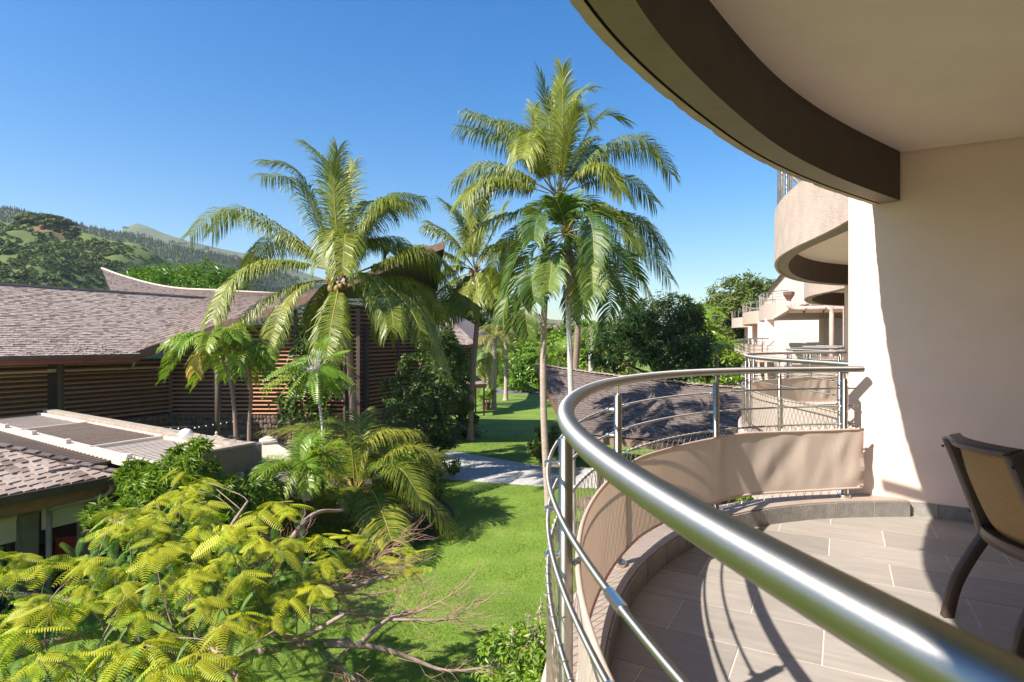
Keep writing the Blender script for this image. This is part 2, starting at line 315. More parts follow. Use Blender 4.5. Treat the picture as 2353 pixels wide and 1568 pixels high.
# floor tiles of our balcony: clipped to the curve of the kerb
def clip_poly(sub, clip):
    out = sub
    for i in range(len(clip)):
        a, bb = clip[i], clip[(i + 1) % len(clip)]; inp, out = out, []
        if not inp: break
        e = (bb[0] - a[0], bb[1] - a[1]); S = lambda p: e[0] * (p[1] - a[1]) - e[1] * (p[0] - a[0])
        for j in range(len(inp)):
            p, q = inp[j], inp[(j + 1) % len(inp)]; sp_, sq = S(p), S(q)
            if sp_ >= 0: out.append(p)
            if (sp_ >= 0) != (sq >= 0):
                t = sp_ / (sp_ - sq); out.append((p[0] + t * (q[0] - p[0]), p[1] + t * (q[1] - p[1])))
    return out
reg = back_poly(offset(rail1k, -.06)[::3], 0, 2.6, -1.6, N1 - .001)
tw, tl, gp = .348, .62, .0034
for i in range(-17, 2):
    for j in range(-4, 6):
        n0 = 4.76 + tw * i; w0 = -.07 + tl * j + (.31 if i % 2 == 0 else 0) - .31
        P = [tuple(NW(n, w, 0)[:2]) for n, w in ((n0 + gp, w0 + gp), (n0 + gp, w0 + tl - gp), (n0 + tw - gp, w0 + tl - gp), (n0 + tw - gp, w0 + gp))]
        P = clip_poly(P if (P[1][0] - P[0][0]) * (P[2][1] - P[0][1]) - (P[1][1] - P[0][1]) * (P[2][0] - P[0][0]) > 0 else P[::-1], reg)
        if len(P) < 3 or P[0][1] < -.4: continue
        ar = abs(sum(P[a][0] * P[(a + 1) % len(P)][1] - P[(a + 1) % len(P)][0] * P[a][1] for a in range(len(P)))) / 2
        if ar < .004: continue
        b = MB(); h = random.uniform(-.0004, .0006); b.prism(P, FL - .009, FL + h); link('tile', b, tile_m, slab)
# kerb tiles along the inner face, skirting tiles along the wall
kin = offset(rail1k, -.107); s = arclen(kin); q = np.arange(s[-1] - .12, 1.0, -.298)
kerb_o = [o for o in bpy.data.objects if o.name.startswith('kerb')][0]
for a in q:
    pp = along(kin, np.linspace(a - .1445, a + .1445, 5)); b = MB(); b.ring(pp, offset(pp, -.011), FL, KT - .008 + random.uniform(-.002, .001)); link('kerb_tile', b, tile_k, kerb_o)
b = MB(); pp = along(kin, np.linspace(.5, s[-1] + .0, 90)); b.ring(offset(pp, .002), offset(pp, -.006), FL - .005, KT - .012); link('kerb_grout', b, grout, kerb_o)
for i, (w0, w1) in enumerate(((.30, .615), (.62, 1.215), (1.22, 1.815), (1.82, 2.415))):
    b = MB(); b.box(NW(N1 - .006, (w0 + w1) / 2, FL + .05), NW(.005, 0, 0), NW(0, (w1 - w0) / 2, 0), V(0, 0, .05)); link('skirting_tile', b, tile_k, kerb_o)

# ---------------------------------------------------------------- railings
Z_RAIL, Z_POST = CAMZ - .2116, CAMZ - .285
BARS = [CAMZ - .361, CAMZ - .495, CAMZ - .629]
def railing(c, posts, label, group, zoff=0., net=True, fine=True, n_tube=20, bars=BARS):
    c = np.asarray(c); t = thing('balcony_railing', label, 'railing', (*along(c, [arclen(c)[-1] / 2])[0], KT + zoff), group)
    zr, zp, kt = Z_RAIL + zoff, Z_POST + zoff, KT + zoff
    link_tube('handrail', c3(c, zr), .0245, n_tube, steel_rail, t)
    for s_ in posts:
        p = along(c, [s_])[0]; q = along(c, [s_ + .05])[0]; tg = unit(np.r_[q - p, 0]); nr = V(-tg[1], tg[0], 0)
        P = V(*p, 0)
        post = link_tube('post', [P + V(0, 0, kt + .02), P + V(0, 0, zp)], .0212, 20 if fine else 8, steel_rail, t)
        b = MB(); b.tube([P + V(0, 0, zp), P + V(0, 0, zp + .004), P + V(0, 0, zp + .012), P + V(0, 0, zr - .028)], [.012, .012, .007, .007], 10)
        b.box(P + V(0, 0, zr - .0265), tg * .03, nr * .008, V(0, 0, .0022)); link('pin', b, steel, post)
        b = MB(); b.lathe(P + V(0, 0, kt), [(.044, 0), (.046, .016), (.041, .022), (.022, .023)], 20 if fine else 8); link('flange', b, steel, post)
        for z in bars:
            for sd in ((1,) if not fine else (1,)):
                b = MB(); b.tube([P + nr * .018 + V(0, 0, z + zoff), P + nr * .062 + V(0, 0, z + zoff)], .0095, 10 if fine else 5); b.tube([P + nr * .05 - tg * .022 + V(0, 0, z + zoff), P + nr * .05 + tg * .022 + V(0, 0, z + zoff)], .0088, 8 if fine else 5)
                link('bracket', b, steel, post, False)
    co = offset(c, .05); s = arclen(co)
    for z in bars:
        bar = link_tube('bar', c3(co, z + zoff), .0062, 8 if fine else 5, steel_rail, t)
        if fine:
            for a in np.arange(1.0, s[-1] - .3, 1.32):
                sl = along(co, np.linspace(a + .3, a + .36, 3)); b = MB(); b.tube(c3(sl, z + zoff), [.0088] * 3, 8); link('sleeve', b, steel, bar)
    if net:
        b = MB(); z0, z1 = kt - .06, bars[-1] + zoff; run = .36; nseg = 6; r = .0018 if fine else .0016
        for sd in (1, -1):
            for a in np.arange(-run, s[-1] + run, .07 if fine else .085):
                u = np.linspace(0, 1, nseg + 1); ss = a + sd * run * (u - .5); ok = (ss > 0) & (ss < s[-1])
                if ok.sum() < 2: continue
                pts = along(offset(c, .052 + .002 * sd), ss[ok]); b.tube(np.c_[pts, z0 + (z1 - z0) * u[ok]], r, 3, False)
        for z in (z0 + .03,):
            b.tube(c3(along(co, np.linspace(0, s[-1], 60)), z), .005, 5)
        if fine:                                 # lashing of the net round the lowest bar
            for a in np.arange(.2, s[-1], .062):
                p = along(co, [a])[0]; tg = unit(along(co, [a + .02])[0] - p)
                for j in range(2): b.tube([V(*p, z1) + .0082 * (math.cos(x) * V(-tg[1], tg[0], 0) + math.sin(x) * V(0, 0, 1)) + V(*tg, 0) * (.004 * x - .01) for x in np.linspace(0, 6.3, 9)], .0012, 3, False); break
        link('net', b, wire_m, t)
    return t
L1 = arclen(rail1)[-1]
def s_at(c, y, lo=0):                            # arc length where the curve passes depth y on its far half
    a = arclen(c); i = np.argmin(np.abs(c[:, 1] - y) + (a < lo) * 9); return a[i]
sA = s_at(rail1, 1.75, 2); posts1 = [s_at(rail1, .40), sA, s_at(rail1, 3.11, 3), arclen(rail1)[np.argmin(np.abs(rail1[:, 0] - 1.395) + (rail1[:, 1] < 2.5) * 9)], L1 - .15]
rl1 = railing(rail1, posts1, 'nearest brushed steel balcony railing with thick curved handrail over tiled floor', 'curved balcony railings along the hotel')
L2 = arclen(rail2)[-1]; posts2 = [.5, 1.75, 3.0, 3.55, 4.9, 6.2, L2 - .16]
rl2 = railing(rail2, posts2, 'curved steel railing with white net panel just beyond the first party wall', 'curved balcony railings along the hotel', fine=False, n_tube=12)
ordn = ['third', 'fourth', 'fifth']
rails_far = [copy_tree(rl2, NW(UN * (k + 1), 0, 0), '%s curved steel railing from the tiled balcony, mostly hidden behind nearer handrails' % ordn[k]) for k in range(3)]
ur = railing(offset(up2, -.09), [.4, 1.4, 2.3, 3.1, 3.9, 4.7, 5.6], 'steel railing on top of the rough plaster balcony, cut off by the dark ceiling beam', 'curved balcony railings along the hotel', zoff=UT - KT, fine=False, n_tube=10)

# ---------------------------------------------------------------- fabric screens hung inside the railings
def screen(c, label, shift=None, s0=.25, seed=0, end=.02):
    ci = offset(c, -.036); L = arclen(ci)[-1]; n = int((L - s0) / .03); ss = np.linspace(s0, L - end, n); P = along(ci, ss); nr = offset(along(ci, ss), 1.) - P
    zt, zb = CAMZ - .652, CAMZ - 1.088; G = []; m = 15
    t = thing('fabric_screen', label, 'screen', (*along(ci, [L / 2])[0], zb), 'fabric privacy screens hung on the balcony railings')
    for j in range(m):
        v = j / (m - 1); row = []
        for i in range(n):
            e = max(0, 1 - (L - ss[i]) / 1.15); w = (math.sin(math.pi * min(1, v * 1.0)) ** .7 if 0 < v < 1 else 0)
            d = noise.noise(Vector((ss[i] * 7.5 + v * 1.3, v * 1.1 - ss[i] * .6, seed))) * .034 * e ** .6 * w + noise.noise(Vector((ss[i] * 16 + v * 2.4, v * 2.2, seed + 5))) * .013 * e * w + noise.noise(Vector((ss[i] * 3, v * 1.5, 3.3 + seed))) * .006 * w
            sag = -.014 * math.sin(math.pi * ((ss[i] % 1.3) / 1.3)) * v - (.012 * math.sin(math.pi * ((ss[i] % 1.3) / 1.3))) * (1 - v)
            row.append((P[i][0] + nr[i][0] * d, P[i][1] + nr[i][1] * d, zt + (zb - zt) * v + sag))
        G.append(row)
    b = MB(); b.grid(G); link('sheet', b, fabric, t, True)
    for row in (G[0], G[-1]):
        b = MB(); b.tube(np.array(row), .0085, 8); link('hem', b, fabric, t, True)
    b = MB(); b.grid([[np.array(G[j][i]) - np.r_[nr[i], 0] * .004 for j in range(m)] for i in (-2, -1)]); link('seam', b, fabric, t)
    return t
sc1 = screen(rail1, 'beige fabric screen tied inside the nearest railing, wrinkled beside the white wall', s0=1.0)
for k, s_ in enumerate(posts1):                  # tie hooks at the top and bottom of the sheet
    for z in (CAMZ - .655, CAMZ - 1.085):
        p = along(offset(rail1, -.03), [s_])[0]; b = MB(); b.ball((*p, z), .011, 8, 6); b.tube([V(*p, z), V(*along(rail1, [s_])[0], z)], .006, 6); b.tube([V(*along(offset(rail1, -.042), [s_ + x])[0], z) for x in (.0, .02, .045)], .004, 5); link('hook', b, steel, sc1, True)
e_ = along(offset(rail1, -.04), [L1 - .03, L1])
b = MB(); dv = unit(np.r_[e_[1] - e_[0], 0])
for z in (CAMZ - .652, CAMZ - 1.075): b.tube([V(*e_[1], z), V(*e_[1], z) + dv * .06], .005, 6)
link('rod_end', b, steel, sc1)
sc2 = screen(rail2, 'fabric screen of the second balcony, white outside and brown inside behind a wire net', s0=.15, seed=9)
for k in range(3): copy_tree(sc2, NW(UN * (k + 1), 0, 0), 'fabric screen of the %s balcony, only a strip seen between handrails' % ordn[k])

# ---------------------------------------------------------------- big rain pipe, eave and far wing
pipe_m = M("beige_pipe", (.58, .47, .40), .5, 0, .08, 5)
dp = thing('rain_pipe', 'fat beige rain pipe with funnel head running under the eave and down the wall', 'pipe', at(1913, 1000, 25))
b = MB(); y = 25.; b.tube([at(1813, 693, y), at(1813, 703, y), at(1820, 709, y), at(1835, 710, y), at(1898, 708, y), at(1908, 711, y), at(1911, 722, y), at(1911, 1000, y)], .095, 12); link('pipe', b, pipe_m, dp, True)
b = MB(); b.lathe(at(1813, 696, y), [(.09, 0), (.10, .12), (.24, .32), (.25, .45), (.22, .46)], 4); link('funnel', b, fascia_wood, dp)
b = MB()
for q_ in (at(1850, 714, y), at(1895, 713, y)): b.box(q_, V(.02, 0, 0), V(0, .12, 0), V(0, 0, .11))
link('bracket', b, fascia_wood, dp)
def shingles(part, S, rows, wid, m, nsub, th=.022, over=1.55, name='shingle', uv=None, jit=.012, near=None, eye=V(0, 0, CAMZ)):
    """courses of single shingles on the surface S(u, v): v runs up the slope; the nearest nsub are objects, the rest one mesh"""
    T, Ms = [], []
    for r in range(rows):
        v0 = r / rows; v1 = (r + 1) / rows; us = np.linspace(0, 1, 60); row = np.array([S(u, v0) for u in us]); a = arclen(row); n = max(2, int(a[-1] / wid)); x = (np.arange(n + 1) + rng.random() + rng.uniform(-.2, .2, n + 1)) / n * a[-1]; x = x[(x >= 0) & (x <= a[-1])]; x = np.r_[0, x, a[-1]] if len(x) else np.r_[0, a[-1]]
        for i in range(len(x) - 1):
            if x[i + 1] - x[i] < wid * .25: continue
            um = np.interp((x[i] + x[i + 1]) / 2, a, us); p0 = S(um, v0); p1 = S(um, v1); ex = np.array([np.interp(x[i + 1], a, row[:, k]) - np.interp(x[i], a, row[:, k]) for k in range(3)]); ey = (p1 - p0) * over; ez = unit(np.cross(ex, ey))
            p = p0 + ey / np.linalg.norm(ey) * rng.uniform(-jit, jit)
            Ms.append([ex * .985, ey, ez * th * rng.uniform(.88, 1.18)]); T.append(p)
    Ms, T = np.array(Ms), np.array(T)
    tv = [(-.5, 0, .9), (.5, 0, .9), (.5, 1, .25), (-.5, 1, .25), (-.5, 0, 2.0), (.5, 0, 2.0), (.5, 1, .9), (-.5, 1, .9)]; tf = [(4, 5, 6, 7), (0, 1, 5, 4), (1, 2, 6, 5), (3, 0, 4, 7), (0, 3, 2, 1)]
    c = T - eye; px = np.abs(c[:, 0] / np.maximum(c[:, 1], .1) * F) < 1210; d = np.linalg.norm(c, axis=1) + np.where(px & (c[:, 1] > 0), 0, 1e4); order = np.argsort(d); near_i = order[:nsub]; far_i = order[nsub:]
    me = bpy.data.meshes.new(name); me.from_pydata(tv, [], tf); me.materials.append(m)
    for i in near_i:
        o = bpy.data.objects.new(name, me); C.objects.link(o); o.parent = part
        A = np.eye(4); A[:3, 0], A[:3, 1], A[:3, 2], A[:3, 3] = Ms[i][0], Ms[i][1], Ms[i][2], T[i]; 
        o.matrix_local = Matrix(A.tolist()) if part.type != 'EMPTY' else Matrix.Translation(-part.location) @ Matrix(A.tolist())
    if len(far_i):
        me2 = scatter_mesh('shingles', tv, tf, Ms[far_i], T[far_i]); tag(link('shingles', me2, m, part if part.type != 'EMPTY' else part), kind='stuff')
def lerp(a, b, t): return a + (b - a) * t
def bil(a, b, c, d): return lambda u, v: lerp(lerp(a, b, u), lerp(c, d, u), v)
ev = thing('eave_roof', 'small shingled eave with dark gutter above the fourth balcony', 'roof', NW(30, -1, 6.9))
q0, q1, q2, q3, q4, q5 = NW(29.3, -2.0, 6.98), NW(29.6, 1.4, 6.98), NW(40, -3.6, 6.98), NW(31.6, .1, 7.85), NW(31.8, 1.4, 7.85), NW(40, .1, 7.85)  # far end extended deeper, out of view, to shade the wing wall
b = MB(); sl = None
for sv in (bil(q0, q1, q3, q4), bil(q2, q0, q5, q3)):
    b = MB(); b.grid([[sv(u, v) for u in np.linspace(1, 0, 5)] for v in np.linspace(0, 1, 4)]); sl = link('roof', b, underlay, ev); shingles(sl, sv, 9, .24, shingle_m, 30)
b = MB(); b.add([q - V(0, 0, .12) for q in (q0, q1, NW(40, 1.4, 6.98), q2)], [(0, 3, 2, 1)]); link('soffit', b, fascia_wood, ev)
b = MB(); b.bar(q0 - V(0, 0, .06), q1 - V(0, 0, .06), .14, .15); b.bar(q2 - V(0, 0, .06), q0 - V(0, 0, .06), .14, .15); link('gutter', b, fascia_wood, ev)
b = MB(); b.box(NW(N1 + UN * 4 + .1, -.5, 3.4), NW(.09, 0, 0), NW(0, .55, 0), V(0, 0, 3.4)); link('party_wall', b, wall_paint, hotel)
b = MB(); b.box(NW(N1 + UN * 4 - .06, -.35, 4.9), NW(.03, 0, 0), NW(0, .45, 0), V(0, 0, 1.9)); link('shutter', b, M("grey_shutter", (.42, .42, .45), .5, 0, .05, 2), hotel)

wing = thing('hotel_wing', 'far pink hotel wing with rows of small balconies and a white gable', 'building', (22, 52, 0))
A0, A1 = V(18.4, 37.5, 0), V(32.8, 80.2, 0); ax = unit(A1 - A0); aw = V(-ax[1], ax[0], 0); nb = 6; bay = np.linalg.norm(A1 - A0) / nb
b = MB(); b.box((A0 + A1) / 2 - aw * 1.2 + V(0, 0, 4.4), ax * bay * nb / 2, aw * .15, V(0, 0, 4.4)); link('facade_wall', b, wall_paint, wing)
blue_pane = M("door_pane", (.32, .36, .46), .25, 0, .05, 2)
def rail_mesh(cv, z0, z1, step):
    b = MB(); n = len(cv); b.tube(np.c_[cv[:, :2], np.full(n, z1)], .035, 6)
    for j in range(0, n, step): b.tube([V(*cv[j][:2], z0), V(*cv[j][:2], z1)], .028, 5)
    for f_ in (.3, .55, .8): b.tube(np.c_[cv[:, :2], np.full(n, z0 + (z1 - z0) * f_)], .013, 4)
    return b
def bulge(p, L, d0, d1, n=15): return np.array([p + ax * L * (.02 + .96 * x) + aw * (d0 + d1 * max(0, math.sin(math.pi * x)) ** .45) for x in np.linspace(0, 1, n)])
for i in range(nb + 1):
    p = A0 + ax * bay * i
    b = MB(); b.box(p + aw * .3 + V(0, 0, 3.65), ax * .12, aw * 1.4, V(0, 0, 3.65)); link('party_wall', b, wall_paint, wing)
    if i == nb: break
    for zf in (1.55, 4.72):
        cv = bulge(p, bay, .9, 2.1); back = [p + ax * bay * .98 - aw, p + ax * bay * .02 - aw]
        b = MB(); b.prism(([tuple(q[:2]) for q in cv] + [tuple(q[:2]) for q in back])[::-1], zf - .5, zf); link('balcony_slab', b, plaster, wing)
        link('railing', rail_mesh(cv, zf + .02, zf + 1.05, 2), steel, wing)
        b = MB(); b.grid([[(q[0], q[1], z) for q in cv[2:-2] - aw * .06] for z in (zf + .1, zf + .62)]); link('screen', b, fabric, wing)
        b = MB(); b.box(p + ax * bay * .45 - aw * 1.03 + V(0, 0, zf + 1.1), ax * bay * .22, aw * .03, V(0, 0, 1.1)); link('door', b, blue_pane, wing)
for i, d1 in ((0, 1.6), (2, 2.3), (4, 2.9)):
    p = A0 + ax * bay * (i + (.7 if i == 0 else 0)); L = bay * (1.25 if i == 0 else 1.95); cv = bulge(p, L, .3, d1, 21); back = [p + ax * L - aw, p - aw]
    b = MB(); b.prism(([tuple(q[:2]) for q in cv] + [tuple(q[:2]) for q in back])[::-1], 7.2, 7.6); link('terrace_slab', b, plaster, wing)
    b = MB(); b.ring(cv[:, :2], offset(cv[:, :2], -.14), 7.6, 8.35); link('parapet', b, plaster, wing)
    link('railing', rail_mesh(cv, 8.35, 9.25, 2), steel, wing)
g0, g1 = A0 + ax * bay * .3 - aw * .2, A0 + ax * bay * 5.9 - aw * .2
prof = [(0, 7.55), (0, 11.2), (.06, 11.25), (.18, 11.2), (.4, 10.9), (.7, 10.3), (1, 9.2), (1, 7.55)]
b = MB(); pts = [lerp(g0, g1, x) + V(0, 0, z) for x, z in prof]; b.add([p for p in pts] + [p - aw * 2.2 for p in pts], [tuple(range(8))] + [(i, (i + 1) % 8, 8 + (i + 1) % 8, 8 + i) for i in range(8)]); link('gable_wall', b, wall_paint, wing)
b = MB(); b.tube([lerp(g0, g1, x) + aw * .1 + V(0, 0, z + .1) for x, z in prof[1:-1]], .16, 6); link('roof_edge', b, fascia_wood, wing)
sv2 = bil(*[at(x, y, Y) for x, y, Y in ((1686, 749, 78), (1712, 741, 78), (1704, 736, 80), (1722, 732, 80))])
b = MB(); b.grid([[sv2(u, v) for u in (1, 0)] for v in (0, 1)]); link('small_eave', b, shingle_m, wing)
b = MB(); b.tube([at(1693, 752, 78), at(1696, 757, 78), at(1710, 758, 78), at(1714, 764, 78), at(1714, 850, 78)], .11, 8); link('rain_pipe', b, pipe_m, wing, True)

# ---------------------------------------------------------------- chair and table on the balcony
zb = FL
ch = thing('armchair', 'brown plastic terrace chair with tan woven mesh back standing in the shade', 'chair', (2.15, 2.6, zb))
fwd = unit(V(.97, -.16, 0)); sdv = unit(V(.16, .97, 0)); base = V(2.0, 2.555, zb)      # middle between the rear feet
def cp(f, s, z): return base + fwd * f + sdv * s + V(0, 0, z)
def blade(P, w, d, n0=None):                      # flat curved bar: width w along sdv, depth d along the in-plane normal
    P = np.asarray(P); T = np.gradient(P, axis=0); T /= np.linalg.norm(T, axis=1)[:, None]; b = MB(); G = []
    for p, t in zip(P, T):
        nn = unit(np.cross(sdv, t)); k = .8
        G.append([p + nn * d / 2 - sdv * w / 2 * k, p + nn * d / 2 + sdv * w / 2 * k, p + nn * d / 2 * k + sdv * w / 2, p - nn * d / 2 * k + sdv * w / 2, p - nn * d / 2 + sdv * w / 2 * k, p - nn * d / 2 - sdv * w / 2 * k, p - nn * d / 2 * k - sdv * w / 2, p + nn * d / 2 * k - sdv * w / 2, p + nn * d / 2 - sdv * w / 2 * k])
    b.grid(G); b.add(G[0][:8], [tuple(range(8))]); b.add(G[-1][:8], [tuple(range(8))[::-1]]); return b
for s_ in (.225, -.225):
    prof_ = spline([(.0, 0), (.035, .16), (.10, .30), (.155, .40), (.15, .46), (.11, .58), (.06, .72), (.01, .85)], .03)
    link('rear_leg', blade([cp(f, s_ + (.03 if s_ > 0 else -.03) * max(0, .4 - z) , z) for f, z in prof_ if z <= .47], .036, .047), brown_plastic, ch, True)
    link('side_rail', blade([cp(f, s_ * (1 - .08 * max(0, z - .45)), z) for f, z in prof_ if z >= .40], .042, .07), brown_plastic, ch, True)
    pf = spline([(.66, 0), (.63, .14), (.60, .28), (.585, .41)], .03)
    link('front_leg', blade([cp(f, s_, z) for f, z in pf], .042, .058), brown_plastic, ch, True)
    pa = spline([(.09, .615), (.20, .645), (.36, .65), (.52, .635), (.58, .60), (.60, .52), (.59, .40)], .03)
    link('armrest', blade([cp(f, s_ * 1.06, z) for f, z in pa], .05, .028), brown_plastic, ch, True)
    for z, f in ((.80, .0), (.50, .115)):
        b = MB(); b.tube([cp(f - .012, s_ * 1.09, z), cp(f - .012, s_ * 1.105, z)], .006, 8); link('bolt', b, black_m, ch)
def backrow(f, z, dep, hw=.215, n=13): return [cp(f - dep * (1 - (2 * i / (n - 1) - 1) ** 2), hw * (2 * i / (n - 1) - 1), z) for i in range(n)]
b = MB(); rows = [backrow(.006, .826, .062), backrow(-.008, .85, .062), backrow(.0, .858, .061), backrow(.042, .868, .055), backrow(.05, .862, .055), backrow(.046, .838, .055), backrow(.006, .826, .062)]
b.grid(rows); [b.add([r[i] for r in rows[:6]], [(0, 1, 2, 3, 4, 5)]) for i in (0, -1)]; link('top_rail', b, brown_plastic, ch)
prof_b = spline([(.035, .82), (.065, .70), (.115, .57), (.16, .475), (.20, .435), (.30, .42), (.45, .43), (.60, .425)], .03)
b = MB(); b.grid([[cp(f - (.055 * (1 - x * x) if z > .46 else .055 * (1 - x * x) * max(0, (z - .42) / .04)), .205 * x, z - (.012 * (1 - x * x) if z < .46 else 0)) for x in np.linspace(-1, 1, 11)] for f, z in prof_b]); link('mesh_sling', b, chair_mesh, ch, True)
b = MB()
for x in (-.9,): pass
seat_r = [[cp(f, s, z) for s in np.linspace(-.24, .24, 11)] for f, z in ()]
def seat_bar(f0, z0, f1, z1):
    g = MB(); n = 11; r = [[cp(f - d * (1 - (2 * i / (n - 1) - 1) ** 2), .235 * (2 * i / (n - 1) - 1), z) for i in range(n)] for f, z, d in ((f0, z0, .05), (f1, z0, .05), (f1, z1, .05), (f0, z1, .05), (f0, z0, .05))]; g.grid(r, True); return g
link('seat_frame', seat_bar(.135, .445, .185, .395), brown_plastic, ch, True)
link('seat_front', seat_bar(.66, .43, .61, .38), brown_plastic, ch, True)
for s_ in (.232, -.232): link('seat_side', blade([cp(f, s_, z) for f, z in ((.16, .42), (.3, .405), (.45, .41), (.62, .41))], .04, .05), brown_plastic, ch, True)
tb = thing('terrace_table', 'dark terrace table edge just entering at the right beside the chair', 'table', (3.1, 2.7, zb))
tc = V(2.44, 2.79, zb); tf_, ts_ = fwd, sdv
b = MB(); b.box(tc + tf_ * .45 - ts_ * .4 + V(0, 0, .725), tf_ * .45, ts_ * .4, V(0, 0, .012)); link('table_top', b, brown_plastic, tb)
b = MB(); b.box(tc + tf_ * .45 - ts_ * .4 + V(0, 0, .707), tf_ * .435, ts_ * .385, V(0, 0, .006)); link('rim', b, white_metal, tb)
for a_, c_ in ((.1, -.1), (.8, -.1), (.1, -.7), (.8, -.7)):
    b = MB(); b.box(tc + tf_ * a_ + ts_ * c_ + V(0, 0, .35), tf_ * .025, ts_ * .025, V(0, 0, .35)); link('leg', b, brown_plastic, tb)
# ---------------------------------------------------------------- ground, path
lawn_m = M("lawn", (.13, .21, .02), .9, 0, .28, .45, .5, 60, detail=6, wear=((.24, .26, .05), .9, .5))
soil_m = M("bed_soil", (.055, .038, .028), .95, 0, .35, 3, .6, 20)
paver_m = M("paver", (.36, .35, .34), .8, 0, .18, 6, .15, 60, tones=[(.38, .375, .365), (.47, .455, .435), (.42, .41, .395)])
b = MB(); g = np.array([-2400, -60, -20, -5, 5, 20, 60, 2400.]); gy = np.array([-300, -20, 0, 20, 40, 80, 200, 2600.])
b.grid([[(x, y, 0) for x in g] for y in gy]); tag(link('lawn', b, lawn_m), kind='structure')
def bed(pts, z=.004):
    b = MB(); b.add([(p[0], p[1], z) for p in pts], [tuple(range(len(pts)))]); return tag(link('planting_bed', b, soil_m), kind='structure')
def blob(cx, cy, rx, ry, rot=0, n=26, seed=0):
    return [(cx + math.cos(t + rot) * rx * (1 + .16 * noise.noise(Vector((math.cos(t) * 1.5, math.sin(t) * 1.5, seed)))) , cy + math.sin(t) * ry * (1 + .16 * noise.noise(Vector((math.cos(t) * 2, math.sin(t) * 2, seed + 4))))) for t in np.linspace(0, 2 * math.pi, n, endpoint=False)]
bed(blob(-4.6, 18.6, 2.9, 3.4, seed=1)); bed(blob(-5.6, 27.5, 2.6, 5.0, seed=2)); bed(blob(-3.6, 35.2, 1.6, 1.5, seed=3)); bed(blob(2.6, 17.2, 1.5, 1.4, seed=5)); bed(blob(8.5, 19.0, 4.5, 1.6, seed=6))
path_poly = [(-12, 27.4), (-2.1, 23.9), (1.18, 22.9), (9, 21.8), (9, 25.4), (1.3, 26.6), (-.87, 28.4), (-3.05, 30.3), (-12, 34.5)]
b = MB(); b.add([(x, y, .004) for x, y in path_poly], [tuple(range(len(path_poly)))]); path_o = tag(link('path', b, grout), kind='structure')
for i in range(4, 40):
    for j in range(-36, 16):
        n0, w0 = 13.5 + .45 * i, .9 * j + (.45 if i % 2 else 0) - 4
        T = [tuple(NW(n, w, 0)[:2]) for n, w in ((n0 + .008, w0 + .008), (n0 + .442, w0 + .008), (n0 + .442, w0 + .892), (n0 + .008, w0 + .892))]
        if not (-4.6 < T[0][0] < 4.5): continue
        P = clip_poly(path_poly, T[::-1])
        if len(P) < 3: continue
        ar = sum(P[a][0] * P[(a + 1) % len(P)][1] - P[(a + 1) % len(P)][0] * P[a][1] for a in range(len(P))) / 2
        if abs(ar) < .01: continue
        b = MB(); b.prism(P if ar > 0 else P[::-1], -.01, .012 + random.uniform(0, .003)); link('paver', b, paver_m, path_o)
b = MB(); b.add([(-2.2, 63, .004), (9, 62, .004), (9, 70, .004), (-2.2, 71, .004)], [(0, 1, 2, 3)]); tag(link('far_path', b, M("far_asphalt", (.13, .13, .135), .9, 0, .15, .5)), kind='structure')

# ---------------------------------------------------------------- hills
hill_scrub = M("hill_scrub", (.085, .12, .024), .95, 0, .4, .035, .6, .5, detail=8, wear=((.17, .185, .04), .018, .6))
hill_mid = M("hill_ridge", (.06, .09, .028), .95, 0, .4, .012, .6, .2, detail=8, wear=((.12, .14, .035), .008, .75))
hill_far = M("hill_peak", (.095, .115, .045), .95, 0, .4, .006, .8, .08, detail=9, wear=((.15, .155, .06), .005, .6))
red_earth = M("red_earth", (.19, .105, .06), .95, 0, .2, .2)
def hill(name, sky_px, Yf, Yn, m, nz, zn=-1., nu=120, nv=40, pw=1.15):
    px = np.array(sky_px, float); us = np.linspace(px[0, 0], px[-1, 0], nu); ys = np.interp(us, px[:, 0], px[:, 1]); G = []
    for v in np.r_[-.25, np.linspace(0, 1, nv)]:
        row = []
        for u, y in zip(us, ys):
            zs = CAMZ - (y - CY) / F * Yf; Y = Yf + (Yn - Yf) * v; X = (u - CX) / F * (Yf * .75 + Y * .25)
            if v < 0: z = zs * .8
            else:
                z = zn + (zs - zn) * (1 - v) ** pw; a = min(1, v * 5) * (1 - v) ** .5
                z += a * nz * (noise.fractal(Vector((X / (nz * 7), Y / (nz * 7), 1.7)), 1, 2, 5) * 1.2 - .15)
            row.append((X, Y, z))
        G.append(row)
    b = MB(); b.grid(G, True); return tag(link(name, b, m, None, True), kind='structure'), np.array(G)[1:]
sc_ = 1 / 1.7407
near_sky = [(x * sc_, y * sc_) for x, y in ((-700, 905), (-300, 880), (0, 882), (28, 893), (93, 884), (154, 868), (210, 878), (262, 890), (299, 924), (374, 940), (421, 957), (467, 967), (538, 972), (584, 992), (622, 1014), (645, 1046), (700, 1090), (800, 1150), (930, 1230))]
ridge_sky = [(x * sc_, y * sc_) for x, y in ((-700, 760), (-300, 800), (0, 832), (65, 837), (140, 856), (210, 877), (280, 888), (355, 909), (421, 921), (486, 933), (561, 942), (654, 975), (771, 1003), (935, 1031), (1005, 1050), (1200, 1120), (1500, 1220), (1750, 1300))]
peak_sky = [(x * sc_, y * sc_) for x, y in ((250, 990), (400, 960), (484, 922), (542, 893), (584, 904), (654, 934), (748, 964), (888, 997), (1010, 1021), (1150, 1070), (1400, 1150), (1700, 1240), (2000, 1300))]
mid_sky = [(900, 672), (980, 686), (1030, 692), (1060, 697), (1110, 704), (1180, 720), (1250, 733), (1330, 740), (1450, 760), (1600, 776), (1800, 783)]
h1, G1 = hill('near_hill', near_sky, 250, 100, hill_scrub, 7, nu=110, nv=50)
